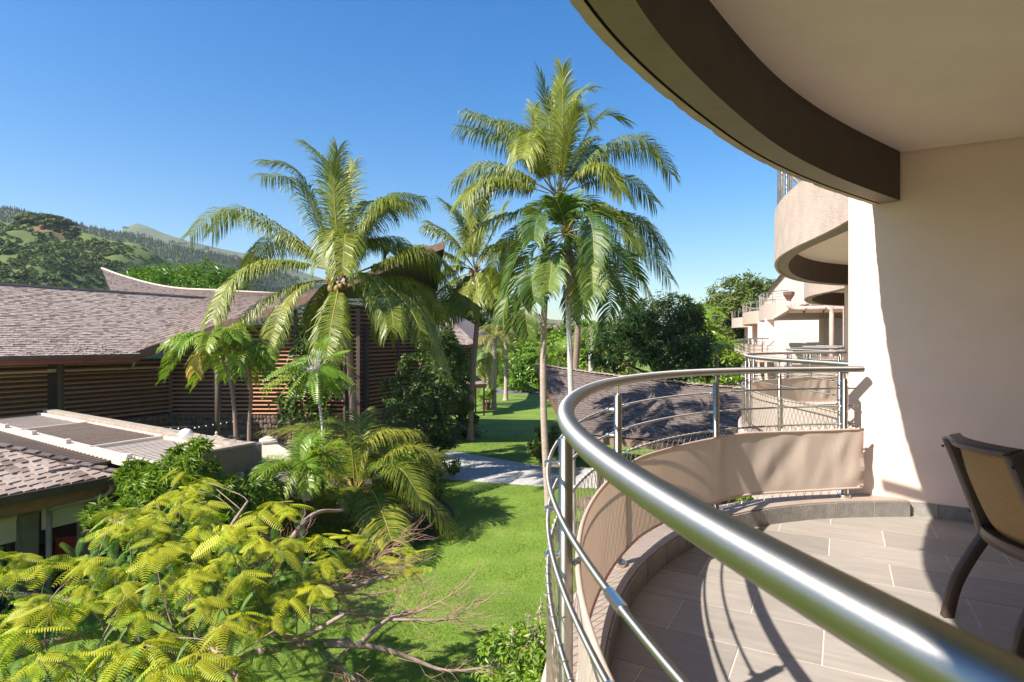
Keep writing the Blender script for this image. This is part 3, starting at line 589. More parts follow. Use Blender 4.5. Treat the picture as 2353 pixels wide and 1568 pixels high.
h2, G2 = hill('pine_ridge', ridge_sky, 640, 270, hill_mid, 16)
h3, G3_ = hill('far_peak', peak_sky, 1500, 660, hill_far, 38)
h4, G4 = hill('distant_hills', mid_sky, 950, 420, hill_far, 14)
# leaf clump used for trees on the hills: an uneven heap of leaf faces
def clump(n, seed, flat=.75, sz=.3):
    r = np.random.default_rng(seed); vs, fs = [], []
    for i in range(n):
        d = unit(r.normal(size=3)); d[2] = abs(d[2]) * 1.0 - .15; c = d * V(1, 1, flat) * (.72 + .28 * r.random()) * (1 + .25 * noise.noise(Vector(d * 2.2) + Vector((seed, 0, 0))))
        nrm = unit(d + r.normal(size=3) * .45); a = unit(np.cross(nrm, r.normal(size=3))); bb = np.cross(nrm, a); s = sz * r.uniform(.6, 1.25); o = len(vs)
        vs += [c - a * s, c - bb * s * .7, c + a * s, c + bb * s * .7]; fs.append((o, o + 1, o + 2, o + 3))
    return np.array(vs), fs
def on_hill(G, n, dens=None, vmin=.0, vmax=.95):
    out = []; a, c = G.shape[:2]
    while len(out) < n:
        i = rng.uniform(vmin * (a - 1), vmax * (a - 1)); j = rng.uniform(0, c - 1.001); i0, j0 = int(min(i, a - 2)), int(j)
        p = G[i0, j0] * (1 - (i - i0)) * (1 - (j - j0)) + G[i0 + 1, j0] * (i - i0) * (1 - (j - j0)) + G[i0, j0 + 1] * (1 - (i - i0)) * (j - j0) + G[i0 + 1, j0 + 1] * (i - i0) * (j - j0)
        px = CX + p[0] / p[1] * F
        if px < -200 or px > 2000: continue
        if dens and rng.random() > dens(p, px, i / (a - 1)): continue
        out.append(p)
    return np.array(out)
def frames(n, smin, smax, zs=(.8, 1.2)):
    s = rng.uniform(smin, smax, n); a = rng.uniform(0, 2 * math.pi, n); Mx = np.zeros((n, 3, 3)); Mx[:, 0, 0] = np.cos(a) * s; Mx[:, 0, 1] = np.sin(a) * s; Mx[:, 1, 0] = -np.sin(a) * s; Mx[:, 1, 1] = np.cos(a) * s; Mx[:, 2, 2] = s * rng.uniform(*zs, n); return Mx
def hn(p, k, s=0): return noise.noise(Vector((p[0] / k, p[1] / k, s)))
scrub_l = M("scrub_leaf", (.06, .08, .02), .8, 0, .45, .05, 0, transl=.15, tones=[(.06, .095, .02), (.095, .13, .024), (.125, .15, .03), (.08, .115, .022)], tcol=(1, 1.1, .6))
pine_l = M("pine_leaf", (.03, .05, .02), .9, 0, .3, .02, tones=[(.03, .05, .02), (.045, .065, .026), (.04, .058, .024)])
far_l = M("far_tree_leaf", (.05, .07, .02), .9, 0, .3, .02, tones=[(.045, .068, .022), (.07, .09, .028), (.055, .08, .026)])
def d1(p, px, v): return .9 if hn(p, 22, 3) + .25 * hn(p, 7) > (.12 if v < .16 else -.22) else .12
for s_, (n, a, c_) in enumerate(((1500, .7, 1.5), (1700, .5, 1.0), (260, 1.3, 2.4))):
    P = on_hill(G1, n, d1, .015); P[:, 2] += .3; tv, tf = clump(64, 40 + s_)
    tag(link('hillside_trees', scatter_mesh('hillside_trees', tv, tf, frames(n, a, c_), P), scrub_l), kind='stuff')
# the dark grove on the crest of the near hill
P = []
for i in range(60):
    u = rng.uniform(128, 292) * sc_ * 1.0; x = rng.uniform(118, 300); j = np.argmin(np.abs(G1[0, :, 0] / G1[0, :, 1] * F + CX - x * sc_ * 1.0)); P.append(G1[int(rng.integers(0, 3)), j] + V(0, rng.uniform(-4, 4), .5))
tv, tf = clump(130, 77); tag(link('hilltop_grove', scatter_mesh('hilltop_grove', tv, tf, frames(60, 1.5, 2.7, (.7, .95)), np.array(P)), scrub_l), kind='stuff')
cone_v = []; cone_f = []
for zb_, zt_, r_ in ((0, .45, .2), (.2, .75, .16), (.5, 1.05, .11)):
    o = len(cone_v); cone_v += [(r_ * math.cos(t) * (1 + .3 * math.sin(3 * t)), r_ * math.sin(t), zb_) for t in np.linspace(0, 6.283, 7)[:-1]] + [(0, 0, zt_)]; cone_f += [(o + i, o + (i + 1) % 6, o + 6) for i in range(6)]
def d2(p, px, v): return .95 if v < .3 - .0001 * px and hn(p, 60, 8) > -.35 else (.35 if hn(p, 45, 2) > .0 else .03)
P = on_hill(G2, 11000, d2, .0, .9); tag(link('ridge_pines', scatter_mesh('ridge_pines', cone_v, cone_f, frames(len(P), 2.6, 4.8, (.85, 1.15)), P), pine_l), kind='stuff')
P = on_hill(G2, 900, lambda p, px, v: .8 if hn(p, 40, 5) > -.1 else .1, .15, .95); tv, tf = clump(40, 5, sz=.4); tag(link('slope_trees', scatter_mesh('slope_trees', tv, tf, frames(900, 2.5, 6), P), far_l), kind='stuff')
P = on_hill(G4, 1200, lambda p, px, v: .8 if hn(p, 50, 5) > -.1 else .15, .0, .95); tag(link('distant_trees', scatter_mesh('distant_trees', tv, tf, frames(1200, 4, 9), P), far_l), kind='stuff')
P = on_hill(G3_, 1000, lambda p, px, v: .8 if hn(p, 90, 5) > .0 else .1, .03, .9); tag(link('peak_trees', scatter_mesh('peak_trees', tv, tf, frames(1000, 4, 9), P), far_l), kind='stuff')
# bare red patches on the near hill
for (px, py, r_, v) in ((150, 501, 5.5, .05), (112, 512, 4.5, .09), (107, 495, 5.5, .045), (400, 545, 3.2, .03), (448, 560, 3.2, .04)):
    j = np.argmin(np.abs(G1[2, :, 0] / G1[2, :, 1] * F + CX - px)); i = int(v * 49); p = G1[i, j]; b = MB(); q = [(i + di, j + dj) for di in range(-1, 2) for dj in range(-1, 2)]
    t1 = unit(G1[i, min(j + 1, 109)] - G1[i, j]); t2 = unit(G1[i + 1, j] - G1[i, j]); nn = unit(np.cross(t1, t2)); nn *= np.sign(nn[2]); b.add([p + nn * .5] + [p + nn * (.15 + .2 * random.random()) + (t1 * math.cos(t) + t2 * .8 * math.sin(t)) * r_ * random.uniform(.6, 1.2) for t in np.linspace(0, 6.283, 15)[:-1]], [(0, k + 1, (k + 1) % 14 + 1) for k in range(14)]); tag(link('earth_patch', b, red_earth), kind='structure')
# small houses on the far slopes
hw = M("far_house_wall", (.6, .58, .55), .8); hr = M("far_house_roof", (.30, .15, .11), .8)
for px, py, Y, s_, (lab) in ((757, 585, 380, 3.4, 'small pale hillside house with grey roof above the mango tree'), (1105, 712, 520, 4.5, 'white hillside house between the palm trunks'), (1262, 765, 230, 3.6, 'long white building far off between two palm trunks')):
    p = at(px, py, Y); h = thing('hillside_house', lab, 'house', p, 'houses far off on the slopes'); b = MB(); b.box(p + V(0, 0, -s_ * .2), V(s_, 0, 0), V(0, s_ * .7, 0), V(0, 0, s_ * .5)); link('wall', b, hw, h)
    b = MB(); z = p[2] + s_ * .3; b.add([p + V(-s_ * 1.15, -s_ * .85, s_ * .3), p + V(s_ * 1.15, -s_ * .85, s_ * .3), p + V(s_ * 1.15, s_ * .85, s_ * .3), p + V(-s_ * 1.15, s_ * .85, s_ * .3), p + V(-s_ * .6, 0, s_ * .8), p + V(s_ * .6, 0, s_ * .8)], [(0, 1, 5, 4), (1, 2, 5), (2, 3, 4, 5), (3, 0, 4)]); link('roof', b, hr, h)
up = at(1285, 800, 210); pole = thing('utility_pole', 'grey lattice utility pole with crossarms far behind the palm trunks', 'pole', up); b = MB(); top = at(1285, 734, 210); b.tube([up - V(0, 0, 6), top], [.28, .16], 6); link('mast', b, concrete, pole)
for f_ in (.80, .92): b = MB(); p = lerp(up, top, f_); b.box(p, V(1.5 - f_, .1, 0) * 1.6, V(0, .12, 0), V(0, 0, .12)); link('crossarm', b, concrete, pole)

# thin sea air over the whole place
hz = bpy.data.materials.new("haze_air"); hz.use_nodes = True; hn_ = hz.node_tree; hn_.nodes.remove(hn_.nodes["Principled BSDF"]); pv = hn_.nodes.new("ShaderNodeVolumePrincipled"); pv.inputs["Color"].default_value = (.80, .90, 1, 1); pv.inputs["Density"].default_value = .00015; pv.inputs["Anisotropy"].default_value = .2
hn_.links.new(pv.outputs[0], hn_.nodes["Material Output"].inputs["Volume"])
b = MB(); b.box(V(0, 1150, 179), V(2500, 0, 0), V(0, 1550, 0), V(0, 0, 180.5)); tag(link('haze', b, hz), kind='stuff')
# ---------------------------------------------------------------- large louvred restaurant building
rest = thing('louvred_restaurant', 'large dark restaurant hall with sweeping shingle roofs and horizontal wooden louvres', 'building', (-16.7, 29.2, 0))
nv_ = V(SN, CN, 0); wv = V(CN, -SN, 0)
Er, Rr = V(-16.36, 26.2, 5.0), V(-17.84, 35.4, 8.1); E0, R0 = Er - nv_ * 8, Rr - nv_ * 15
S1 = bil(E0, Er, R0, Rr)
b = MB(); b.grid([[S1(u, v) - V(0, 0, .03) for u in np.linspace(0, 1, 20)] for v in np.linspace(0, 1, 12)]); rf = link('roof', b, underlay, rest)
shingles(rf, S1, 44, .20, shingle_m, 190, .026)
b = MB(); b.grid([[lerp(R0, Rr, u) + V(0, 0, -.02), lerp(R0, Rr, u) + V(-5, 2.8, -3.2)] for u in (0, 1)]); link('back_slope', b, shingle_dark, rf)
b = MB(); b.grid([[E0 - wv * .05 - V(0, 0, .2), Er - wv * .05 - V(0, 0, .2)], [E0 - wv * 6 - V(0, 0, .2) , Er - wv * 6 - V(0, 0, .2)]]); link('soffit', b, fascia_wood, rf)
b = MB(); b.bar(R0 + V(0, 0, .05), Rr + V(0, 0, .05), .28, .09); link('ridge_cap', b, M("ridge_metal", (.27, .20, .17), .5), rf)
gut = M("gutter_brown", (.12, .07, .055), .45)
b = MB(); b.bar(E0 + wv * .06 - V(0, 0, .03), Er + wv * .06 - V(0, 0, .03), .16, .15); link('gutter', b, gut, rf)
b = MB(); b.bar(E0 - wv * .08 - V(0, 0, .2), Er - wv * .08 - V(0, 0, .2), .05, .22); link('fascia', b, M("red_fascia", (.22, .075, .045), .6, 0, .2, 4), rf)
# hyperbolic second roof rising to a prow behind the palm
E2c = spline([at(545 * sc_, 1418 * sc_, 26.2), at(700 * sc_, 1366 * sc_, 27.4), at(895 * sc_, 1292 * sc_, 28.3), at(1150 * sc_, 1215 * sc_, 28.2), at(1400 * sc_, 1120 * sc_, 28.0), at(1600 * sc_, 1035 * sc_, 27.6), at(1775 * sc_, 970 * sc_, 27.2)], .3)
R2c = spline([at(407 * sc_, 1077 * sc_, 43), at(480 * sc_, 1104 * sc_, 42), at(600 * sc_, 1138 * sc_, 41), at(720 * sc_, 1158 * sc_, 39.8), at(884 * sc_, 1166 * sc_, 38.3), at(1150 * sc_, 1180 * sc_, 38), at(1400 * sc_, 1186 * sc_, 37.6), at(1600 * sc_, 1185 * sc_, 37.2), at(1740 * sc_, 1178 * sc_, 37)], .3)
def cu(c): 
    a = arclen(c); return lambda u: np.array([np.interp(u * a[-1], a, c[:, k]) for k in range(3)])
eu, ru = cu(E2c), cu(R2c); S2 = lambda u, v: lerp(eu(u), ru(u), v)
b = MB(); b.grid([[S2(u, v) - V(0, 0, .03) for u in np.linspace(0, 1, 40)] for v in np.linspace(0, 1, 14)]); rf2 = link('roof', b, underlay, rest)
shingles(rf2, S2, 46, .21, shingle_dark, 60, .024)
b = MB(); b.grid([[S2(u, v) - V(0, 0, .28) for u in np.linspace(0, 1, 40)] for v in np.linspace(0, .9, 8)], True); link('soffit', b, M('shaded_soffit', (.035, .022, .016), .8), rf2)  # underside shade put into the near-black base colour
b = MB(); b.grid([[eu(u) + V(0, -.02, z) for u in np.linspace(0, 1, 40)] for z in (.03, -.3)], True); b.grid([[S2(1, v) + V(.02, 0, z) for v in np.linspace(0, 1, 6)] for z in (.03, -.3)]); link('fascia', b, fascia_wood, rf2)
b = MB(); b.tube([ru(u) + V(0, 0, .05) for u in np.linspace(0, 1, 40)], .085, 6); link('ridge_cap', b, M("pale_ridge_cap", (.5, .40, .33), .7, 0, .2, 4), rf2)
b = MB(); b.bar(at(545 * sc_, 1421 * sc_, 26.15), at(640 * sc_, 1385 * sc_, 26.9), .1, .3); link('rafter_end', b, fascia_wood, rf2)
# louvred walls
P0, P1, P2 = V(-16.75, 29.2, 0), V(-7.58, 29.2, 0), V(-4.95, 36, 0); PL = P0 - nv_ * 9.5
for a_, c_, h, off in ((PL, P0, 4.75, -wv), (P0, P1, 6.4, V(0, 1, 0)), (P1, P2, 7.4, V(-.93, .36, 0))):
    b = MB(); ex_ = unit(c_ - a_) * .5; b.bar(a_ - ex_ + off * .42 + V(0, 0, h / 2), c_ + ex_ * .9 + off * .42 + V(0, 0, h / 2), .1, h); link('wall', b, dark_wall, rest)
def ez(x):                                        # eave height above a plan x
    i = np.argmin(np.abs(E2c[:, 0] - x)); return E2c[i, 2]
def slat_run(a_, c_, z, tilt, nrm, parent=rest):
    b = MB(); d = unit(c_ - a_); ax_ = nrm * math.cos(tilt) * .055 + V(0, 0, 1) * math.sin(tilt) * .055; up_ = np.cross(d, ax_); up_ = unit(up_) * .017
    b.box((a_ + c_) / 2 + V(0, 0, z), (c_ - a_) / 2, ax_, up_); link('slat', b, louvre_m, parent)
bays1 = [(-.3, 4.62), (4.85, 9.4)]
for s0, s1 in bays1:
    for k in range(13): slat_run(P0 - nv_ * (s0 + .35), P0 - nv_ * s1, 2.2 + .2 * k, -.5, wv)
px_b = [683, 935, 1180, 1432]; xs = [(p / 1.7407 - CX) / F * 29.2 for p in px_b]
for i in range(3):
    for k in range(28):
        z = 2.05 + .203 * k; x0, x1 = xs[i] + .06, xs[i + 1] - .06
        while x0 < x1 and ez(x0) < z + .35: x0 += .15
        if x1 - x0 < .3: continue
        slat_run(V(x0, 29.2, 0), V(x1, 29.2, 0), z, -.5, V(0, -1, 0))
for i in range(2):
    for k in range(28): slat_run(lerp(P1, P2, .02 + .49 * i), lerp(P1, P2, .48 + .49 * i), 2.05 + .203 * k, -.5, unit(V(.93, -.36, 0)))
for p, h in [(P0 - nv_ * s, 4.8) for s in (0, 4.73, 9.5)] + [(V(x, 29.2, 0), min(7.2, ez(x) - .2)) for x in xs[1:]] + [(lerp(P1, P2, t), 7.4) for t in (.49, 1)]:
    b = MB(); b.box(p + V(0, .06, h / 2), V(.09, 0, 0), V(0, .09, 0), V(0, 0, h / 2)); link('post', b, brown_metal, rest)
b = MB(); b.tube([P0 + V(3.1, -1.6, 0), P0 + V(3.1, -1.6, 5.6)], .13, 12); link('column', b, brown_metal, rest, True)
for y_, x_ in ((545 * sc_, 0),): b = MB(); q_ = at(536 * sc_, 1430 * sc_, 26.2); b.tube([q_, q_ - V(0, 0, .25), q_ - V(.15, -.15, .42), q_ - V(.7, -.7, .5)], .05, 8); link('downpipe', b, M("dull_pipe", (.28, .24, .21), .5), rest, True)
b = MB()
for i, (a_, c_) in enumerate(((.0, .47), (.5, .97))): q0, q1 = lerp(P0, PL, a_), lerp(P0, PL, c_); b.bar(q0 - wv * .3 + V(0, 0, 4.35), q1 - wv * .3 + V(0, 0, 4.35), .05, .14)
link('strip_light', b, white_metal, rest)
# rubble stone base under the louvres
b = MB(); b.bar(PL - wv * .12 + V(0, 0, 1), P0 - wv * .12 + V(0, 0, 1), .3, 2.1); b.bar(P0 + V(0, .22, 1), P1 + V(0, .22, 1), .3, 2.1); b.bar(P1 + V(-.2, .1, 1), P2 + V(-.2, .1, 1), .3, 2.1); sb = link('stone_base', b, dark_wall, rest)
T, Ms = [], []; n = 0
tv, tf = [], []
st = MB(); st.ball((0, 0, 0), 1, 7, 5, (1, .35, 1))
for a_, c_, nr in ((P0, P1, V(0, -1, 0)), (P0 - nv_ * 5, P0, wv), (P1, P2, unit(V(.93, -.36, 0)))):
    Ln = np.linalg.norm(c_ - a_); d = (c_ - a_) / Ln; off = .09 if nr[1] > -.99 else -.07
    for r_ in range(8):
        x = rng.uniform(0, .2)
        while x < Ln:
            w_ = rng.uniform(.14, .30); p = a_ + d * (x + w_ / 2) + V(0, 0, .14 + r_ * .25 + rng.uniform(-.04, .04)) + nr * (.03 if nr[1] < -.99 else .04); p += (V(0, .06, 0) if nr[1] < -.99 else V(0, 0, 0)); x += w_
            Ms.append([d * w_ * .55, nr * .16, V(0, 0, rng.uniform(.11, .15))]); T.append(p)
me_s = bpy.data.meshes.new('stone'); me_s.from_pydata(st.v, [], st.f); me_s.materials.append(stone_m); d_ = np.argsort([np.linalg.norm(t - V(-14, 29, 2)) for t in T])
for i in d_[:200]:
    o = bpy.data.objects.new('stone', me_s); C.objects.link(o); o.parent = sb; A = np.eye(4); A[:3, 0], A[:3, 1], A[:3, 2], A[:3, 3] = Ms[i][0], Ms[i][1], Ms[i][2], T[i]; o.matrix_local = Matrix(A.tolist())
tag(link('stones', scatter_mesh('stones', st.v, st.f, np.array([Ms[i] for i in d_[200:]]), np.array([T[i] for i in d_[200:]])), stone_m, sb), kind='stuff')

# ---------------------------------------------------------------- terrace pergola with tilting slats, corner roof in front of it
perg = thing('pergola', 'flat beige pergola roof of tilting slats with concrete coping beside the dark hall', 'pergola', (-11, 16, 0))
PZ = 2.85
A1, A2 = V(-18.5, 20.25, PZ), V(-7.95, 12.85, PZ); B1, B2 = V(-17.6, 22.35, PZ), V(-6.85, 14.9, PZ)
nS = 66
for k in range(nS):
    t = (k + .5) / nS; a_, c_ = lerp(A2, A1, t), lerp(B2, B1, t); a_, c_ = lerp(a_, c_, .07), lerp(a_, c_, .95)
    opened = .27 < t < .66; ang = .75 if opened else .09; d = unit(c_ - a_); sd = unit(np.cross(d, V(0, 0, 1))); b = MB(); ax_ = sd * math.cos(ang) + V(0, 0, 1) * math.sin(ang)
    b.box((a_ + c_) / 2 + V(0, 0, random.uniform(-.003, .003)), (c_ - a_) / 2, ax_ * .088, np.cross(d, ax_) * .012); link('slat', b, slat_shaded if opened else slat_white, perg)
for k in range(50):
    t = .1 + .9 * (k + .5) / 50; a_ = lerp(A2, A1, t); d = unit(lerp(B2, B1, t) - a_); sd = unit(np.cross(d, V(0, 0, 1))); b = MB(); ax_ = sd * math.cos(.6) + V(0, 0, 1) * math.sin(.6); b.box(a_ - d * .75, d * .62, ax_ * .09, np.cross(d, ax_) * .012); link('slat', b, slat_shaded, perg)
def beam(name, a_, c_, w, h, m, par=perg): b = MB(); b.bar(a_, c_, w, h); return link(name, b, m, par)
beam('beam', A2 + V(0, 0, .05), A1 + V(0, 0, .05), .26, .14, white_metal); dA = unit(B2 - A2)
beam('beam', A2 + dA * .3 + V(0, 0, .02), A1 + dA * .3 + V(0, 0, .02), .1, .10, white_metal); beam('beam', lerp(A2, A1, .22) - dA * 1.42 + V(0, 0, .03), A1 - dA * 1.42 + V(0, 0, .03), .12, .12, white_metal)
beam('beam', B2 - dA * .16 + V(0, 0, .03), B1 - dA * .16 + V(0, 0, .03), .1, .12, white_metal)
for t in (.27, .66): beam('cross_beam', lerp(A2, A1, t) + V(0, 0, .03), lerp(B2, B1, t) + V(0, 0, .03), .09, .12, white_metal)
for t in (.06, .33, .52, .7): b = MB(); p = lerp(A2, A1, t); b.box(p + V(0, 0, .17), unit(A1 - A2) * .09, dA * .06, V(0, 0, .06)); link('junction_box', b, white_metal, perg)
beam('coping', B2 + dA * .15 + V(0, 0, .02), B1 + dA * .15 + V(0, 0, .02), .32, .30, concrete)
fas = M("pergola_fascia", (.15, .12, .10), .7, 0, .12, 4)
B2f = B2 + dA * .25 + unit(B2 - B1) * .25
beam('fascia', B2f + V(0, 0, -.15), B2f - dA * 1.9 + V(0, 0, -.15), .22, .62, fas); beam('cap', B2f + V(0, 0, .19), B2f - dA * 1.9 + V(0, 0, .19), .27, .05, concrete)
b = MB(); b.box(B2f + V(0, 0, -1.33), V(.17, .09, 0), V(-.09, .17, 0), V(0, 0, 1.5)); link('post', b, fas, perg)
b = MB(); b.bar(B2f - dA * .35 + V(.0, 0, -.62), B2f - dA * 1.8 + V(0, 0, -.62), .05, .28); link('roller_blind', b, white_metal, perg)
b = MB(); q = [lerp(B2, B1, .0) + V(-.2, .2, .24) + V(random.uniform(-.25, .25), random.uniform(-.25, .25), random.uniform(0, .08)) for _ in range(14)]; b.tube(spline(q, .05), .006, 4); link('cable', b, black_m, perg)

pav = thing('corner_pavilion', 'dark corner pavilion with weathered shingle roof, gutter and roller blinds', 'building', (-9.6, 12.5, 0))
Cn_ = V(-8.74, 13.26, 2.6); hipd = V(-1.36, -.39, .457); T_ = 3.6
e0 = Cn_ - nv_ * 6; t0 = e0 - wv * T_ + V(0, 0, .457 * T_); t1 = Cn_ + hipd * T_; S3 = bil(e0, Cn_, t0, t1)
b = MB(); b.grid([[S3(u, v) - V(0, 0, .03) for u in np.linspace(0, 1, 12)] for v in np.linspace(0, 1, 8)]); r3 = link('roof', b, underlay, pav)
shingles(r3, S3, 24, .22, shingle_m, 300, .034)
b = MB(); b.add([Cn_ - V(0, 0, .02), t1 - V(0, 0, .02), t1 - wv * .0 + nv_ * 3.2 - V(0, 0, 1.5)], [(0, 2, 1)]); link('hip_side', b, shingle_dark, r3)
for k in range(20):
    p = lerp(Cn_, t1, (k + .2) / 20); d = unit(hipd); b = MB(); b.box(p + d * .12 + V(0, 0, .075 + .01 * random.random()), d * .15 + V(0, 0, -.02), unit(np.cross(d, (0, 0, 1))) * .12, V(0, 0, .014)); link('hip_cap', b, shingle_dark, r3)
b = MB(); o_ = V(-.12, .20, .02); b.bar(Cn_ + o_ * .6, t1 + o_ * 1.4, .05, .05); link('flashing', b, red_strip, r3)
b = MB(); b.bar(e0 + wv * .07 - V(0, 0, .05), Cn_ + wv * .07 + nv_ * .1 - V(0, 0, .05), .15, .17); link('gutter', b, M("dark_gutter", (.045, .032, .028), .4), r3)
b = MB(); b.bar(e0 + wv * .0 + V(0, 0, .035), Cn_ + nv_ * .1 + V(0, 0, .035), .05, .035); link('drip_edge', b, M("maroon_edge", (.10, .025, .022), .5), r3)
b = MB(); b.bar(e0 - wv * .25 - V(0, 0, .28), Cn_ - wv * .25 - V(0, 0, .28), .09, .3); link('fascia', b, fascia_wood, r3)
ins = lambda s, w_, z: Cn_ - nv_ * s - wv * w_ + V(0, 0, z - 2.6)
b = MB(); b.bar(ins(6, .9, 2.15), ins(.1, .9, 2.15), .2, .34); link('lintel', b, fas, pav)
for s in (1.35, 3.3, .2): b = MB(); b.box(ins(s, .95, 1.0), nv_ * .15, wv * .15, V(0, 0, 1.0)); link('post', b, M("olive_post", (.10, .095, .075), .6) if s != .2 else fas, pav)
b = MB(); b.tube([ins(1.02, .8, 2.0), ins(1.02, .8, 0)], .06, 10); b.tube([ins(.15, .05, 2.5), ins(.15, .05, 2.32), ins(.22, .15, 2.2), ins(1.0, .6, 2.05), ins(1.02, .8, 1.95)], .055, 10); link('downpipe', b, M("grey_pipe", (.22, .20, .18), .45), pav, True)
blind = M("roller_blind", (.34, .32, .26), .7, 0, .06, 4)
for s0, s1, z in ((1.6, 3.2, 1.62), (.35, 1.15, 1.72)): b = MB(); b.bar(ins(s0, .8, z + .12), ins(s1, .8, z + .12), .03, .52); b.tube([ins(s0, .8, z + .36), ins(s1, .8, z + .36)], .06, 8); link('roller_blind', b, blind, pav)
b = MB(); b.bar(ins(1.7, .98, .7), ins(3.2, .98, .7), .03, 1.4); wnd = link('window', b, glass_m, pav)
for s in (1.7, 2.45, 3.2): b = MB(); b.box(ins(s, .93, .75), nv_ * .025, wv * .03, V(0, 0, .78)); link('frame', b, black_m, wnd)
for z in (.25, .75, 1.2): b = MB(); b.bar(ins(1.7, .94, z), ins(3.2, .94, z), .04, .04); link('frame', b, black_m, wnd)
b = MB(); b.bar(ins(6, 5.2, 1.3), ins(-4, 5.2, 1.3), .2, 2.6); link('back_wall', b, dark_wall, pav)
b = MB(); fl = [ins(7, 5.2, .03), ins(7, .7, .03), ins(-.2, .7, .03), ins(-4, 5.2, .03)]; b.add(fl, [(0, 1, 2, 3)]); link('floor', b, M("dark_floor", (.06, .055, .06), .6), pav)
b = MB(); cl = [ins(6, 5.2, 2.45), ins(6, .9, 2.45), ins(-4, .9, 2.7), ins(-4, 5.2, 2.7)]; b.add(cl, [(0, 1, 2, 3)]); link('ceiling', b, dark_wall, pav)
def red_chair(p, rot, lab):
    t = thing('dining_chair', lab, 'chair', p, 'red chairs under the pavilion'); X, Y_ = V(math.cos(rot), math.sin(rot), 0), V(-math.sin(rot), math.cos(rot), 0); p = np.asarray(p)
    b = MB(); b.box(p + V(0, 0, .45), X * .22, Y_ * .22, V(0, 0, .04)); link('seat', b, red_chair_m, t)
    b = MB(); b.grid([[p + Y_ * (.22 + .03 * (1 - x * x)) + X * .22 * x + V(0, 0, z) for x in np.linspace(-1, 1, 7)] for z in (.47, .7, .9)]); link('backrest', b, red_chair_m, t, True)
    for sx in (-1, 1):
        for sy in (-1, 1): b = MB(); b.tube([p + X * sx * .2 + Y_ * sy * .2, p + X * sx * .18 + Y_ * sy * .18 + V(0, 0, .42)], .018, 6); link('leg', b, black_m, t)
red_chair(ins(.2, 2.0, 0), .4, 'red dining chair in the dark pavilion nearest the flame tree leaves'); red_chair(ins(-.9, 2.4, 0), 1.2, 'red dining chair farther back under the roller blind'); red_chair(ins(1.0, 3.2, 0), 2.6, 'red dining chair deep in the shaded pavilion near the glass')
p = ins(.75, 2.2, 0); t_ = thing('dining_table', 'round dark dining table with white napkin inside the pavilion', 'table', p); b = MB(); b.lathe(p, [(.42, .71), (.42, .74)], 20); link('table_top', b, brown_plastic, t_); b = MB(); b.lathe(p, [(.2, 0), (.03, .03), (.03, .71)], 12); link('pedestal', b, black_m, t_)
b = MB(); b.lathe(p + V(.05, -.05, .74), [(.12, 0), (.09, .03), (.03, .09), (.0, .1)], 10); tag(link('napkin', b, canvas_m), 'folded white napkin on the dark dining table', 'napkin')

# ---------------------------------------------------------------- far shingled house, its porch, and the hut by the lawn
house = thing('shingled_house', 'distant house with pale shingle roof and open timber porch behind the palm trunk', 'building', (-3, 47, 0))
S4 = bil(at(1008, 800, 43), at(1094, 792, 46), at(996, 733, 49), at(1030, 728, 52))
b = MB(); b.grid([[S4(u, v) - V(0, 0, .04) for u in np.linspace(0, 1, 6)] for v in np.linspace(0, 1, 6)]); r4 = link('roof', b, underlay, house); shingles(r4, S4, 30, .25, shingle_m, 60, .03)
p0, p1, p2 = at(1010, 800, 43.4), at(1090, 793, 46.2), at(1094, 792, 46)
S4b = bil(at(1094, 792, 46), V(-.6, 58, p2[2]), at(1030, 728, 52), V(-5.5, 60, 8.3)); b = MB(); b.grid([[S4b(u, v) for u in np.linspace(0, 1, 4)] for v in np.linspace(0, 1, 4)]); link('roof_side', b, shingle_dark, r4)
b = MB(); b.bar(p0 - V(0, 0, .1), p2 - V(0, 0, .1), .12, .25); link('fascia', b, fascia_wood, r4)
b = MB(); b.bar(V(p0[0], p0[1] + .9, 2.6), V(p1[0] - .3, p1[1] + .6, 2.6), .1, 5.2); link('wall', b, dark_wall, house)
for k in range(12): b = MB(); z = 2.6 + .21 * k; b.bar(V(p0[0], p0[1] + .7, z), V(p1[0] - .3, p1[1] + .4, z), .10, .035); link('slat', b, louvre_m, house)
S5 = bil(at(1068, 886, 43.5), at(1117, 884, 44.5), at(1060, 868, 46), at(1092, 864, 47)); b = MB(); b.grid([[S5(u, v) for u in np.linspace(0, 1, 4)] for v in np.linspace(0, 1, 4)]); b.grid([[S5(u, v) - V(0, 0, .12) for u in np.linspace(1, 0, 4)] for v in np.linspace(0, 1, 4)]); r5 = link('porch_roof', b, underlay, house); shingles(r5, S5, 12, .25, shingle_m, 30, .03)
b = MB(); b.bar(S5(0, 0) - V(0, 0, .1), S5(1, 0) - V(0, 0, .1), .1, .28); b.bar(S5(1, 0) - V(0, 0, .1), S5(1, 1) - V(0, 0, .1), .1, .28); link('porch_fascia', b, M("orange_timber", (.36, .17, .08), .6, 0, .2, 4), r5)
for u, v in ((.05, .1), (.95, .1), (.95, .9)): b = MB(); q = S5(u, v); b.bar(V(q[0], q[1], 0), V(q[0], q[1], q[2] - .1), .12, .12, (0, 1, 0)); link('porch_post', b, fascia_wood, house)

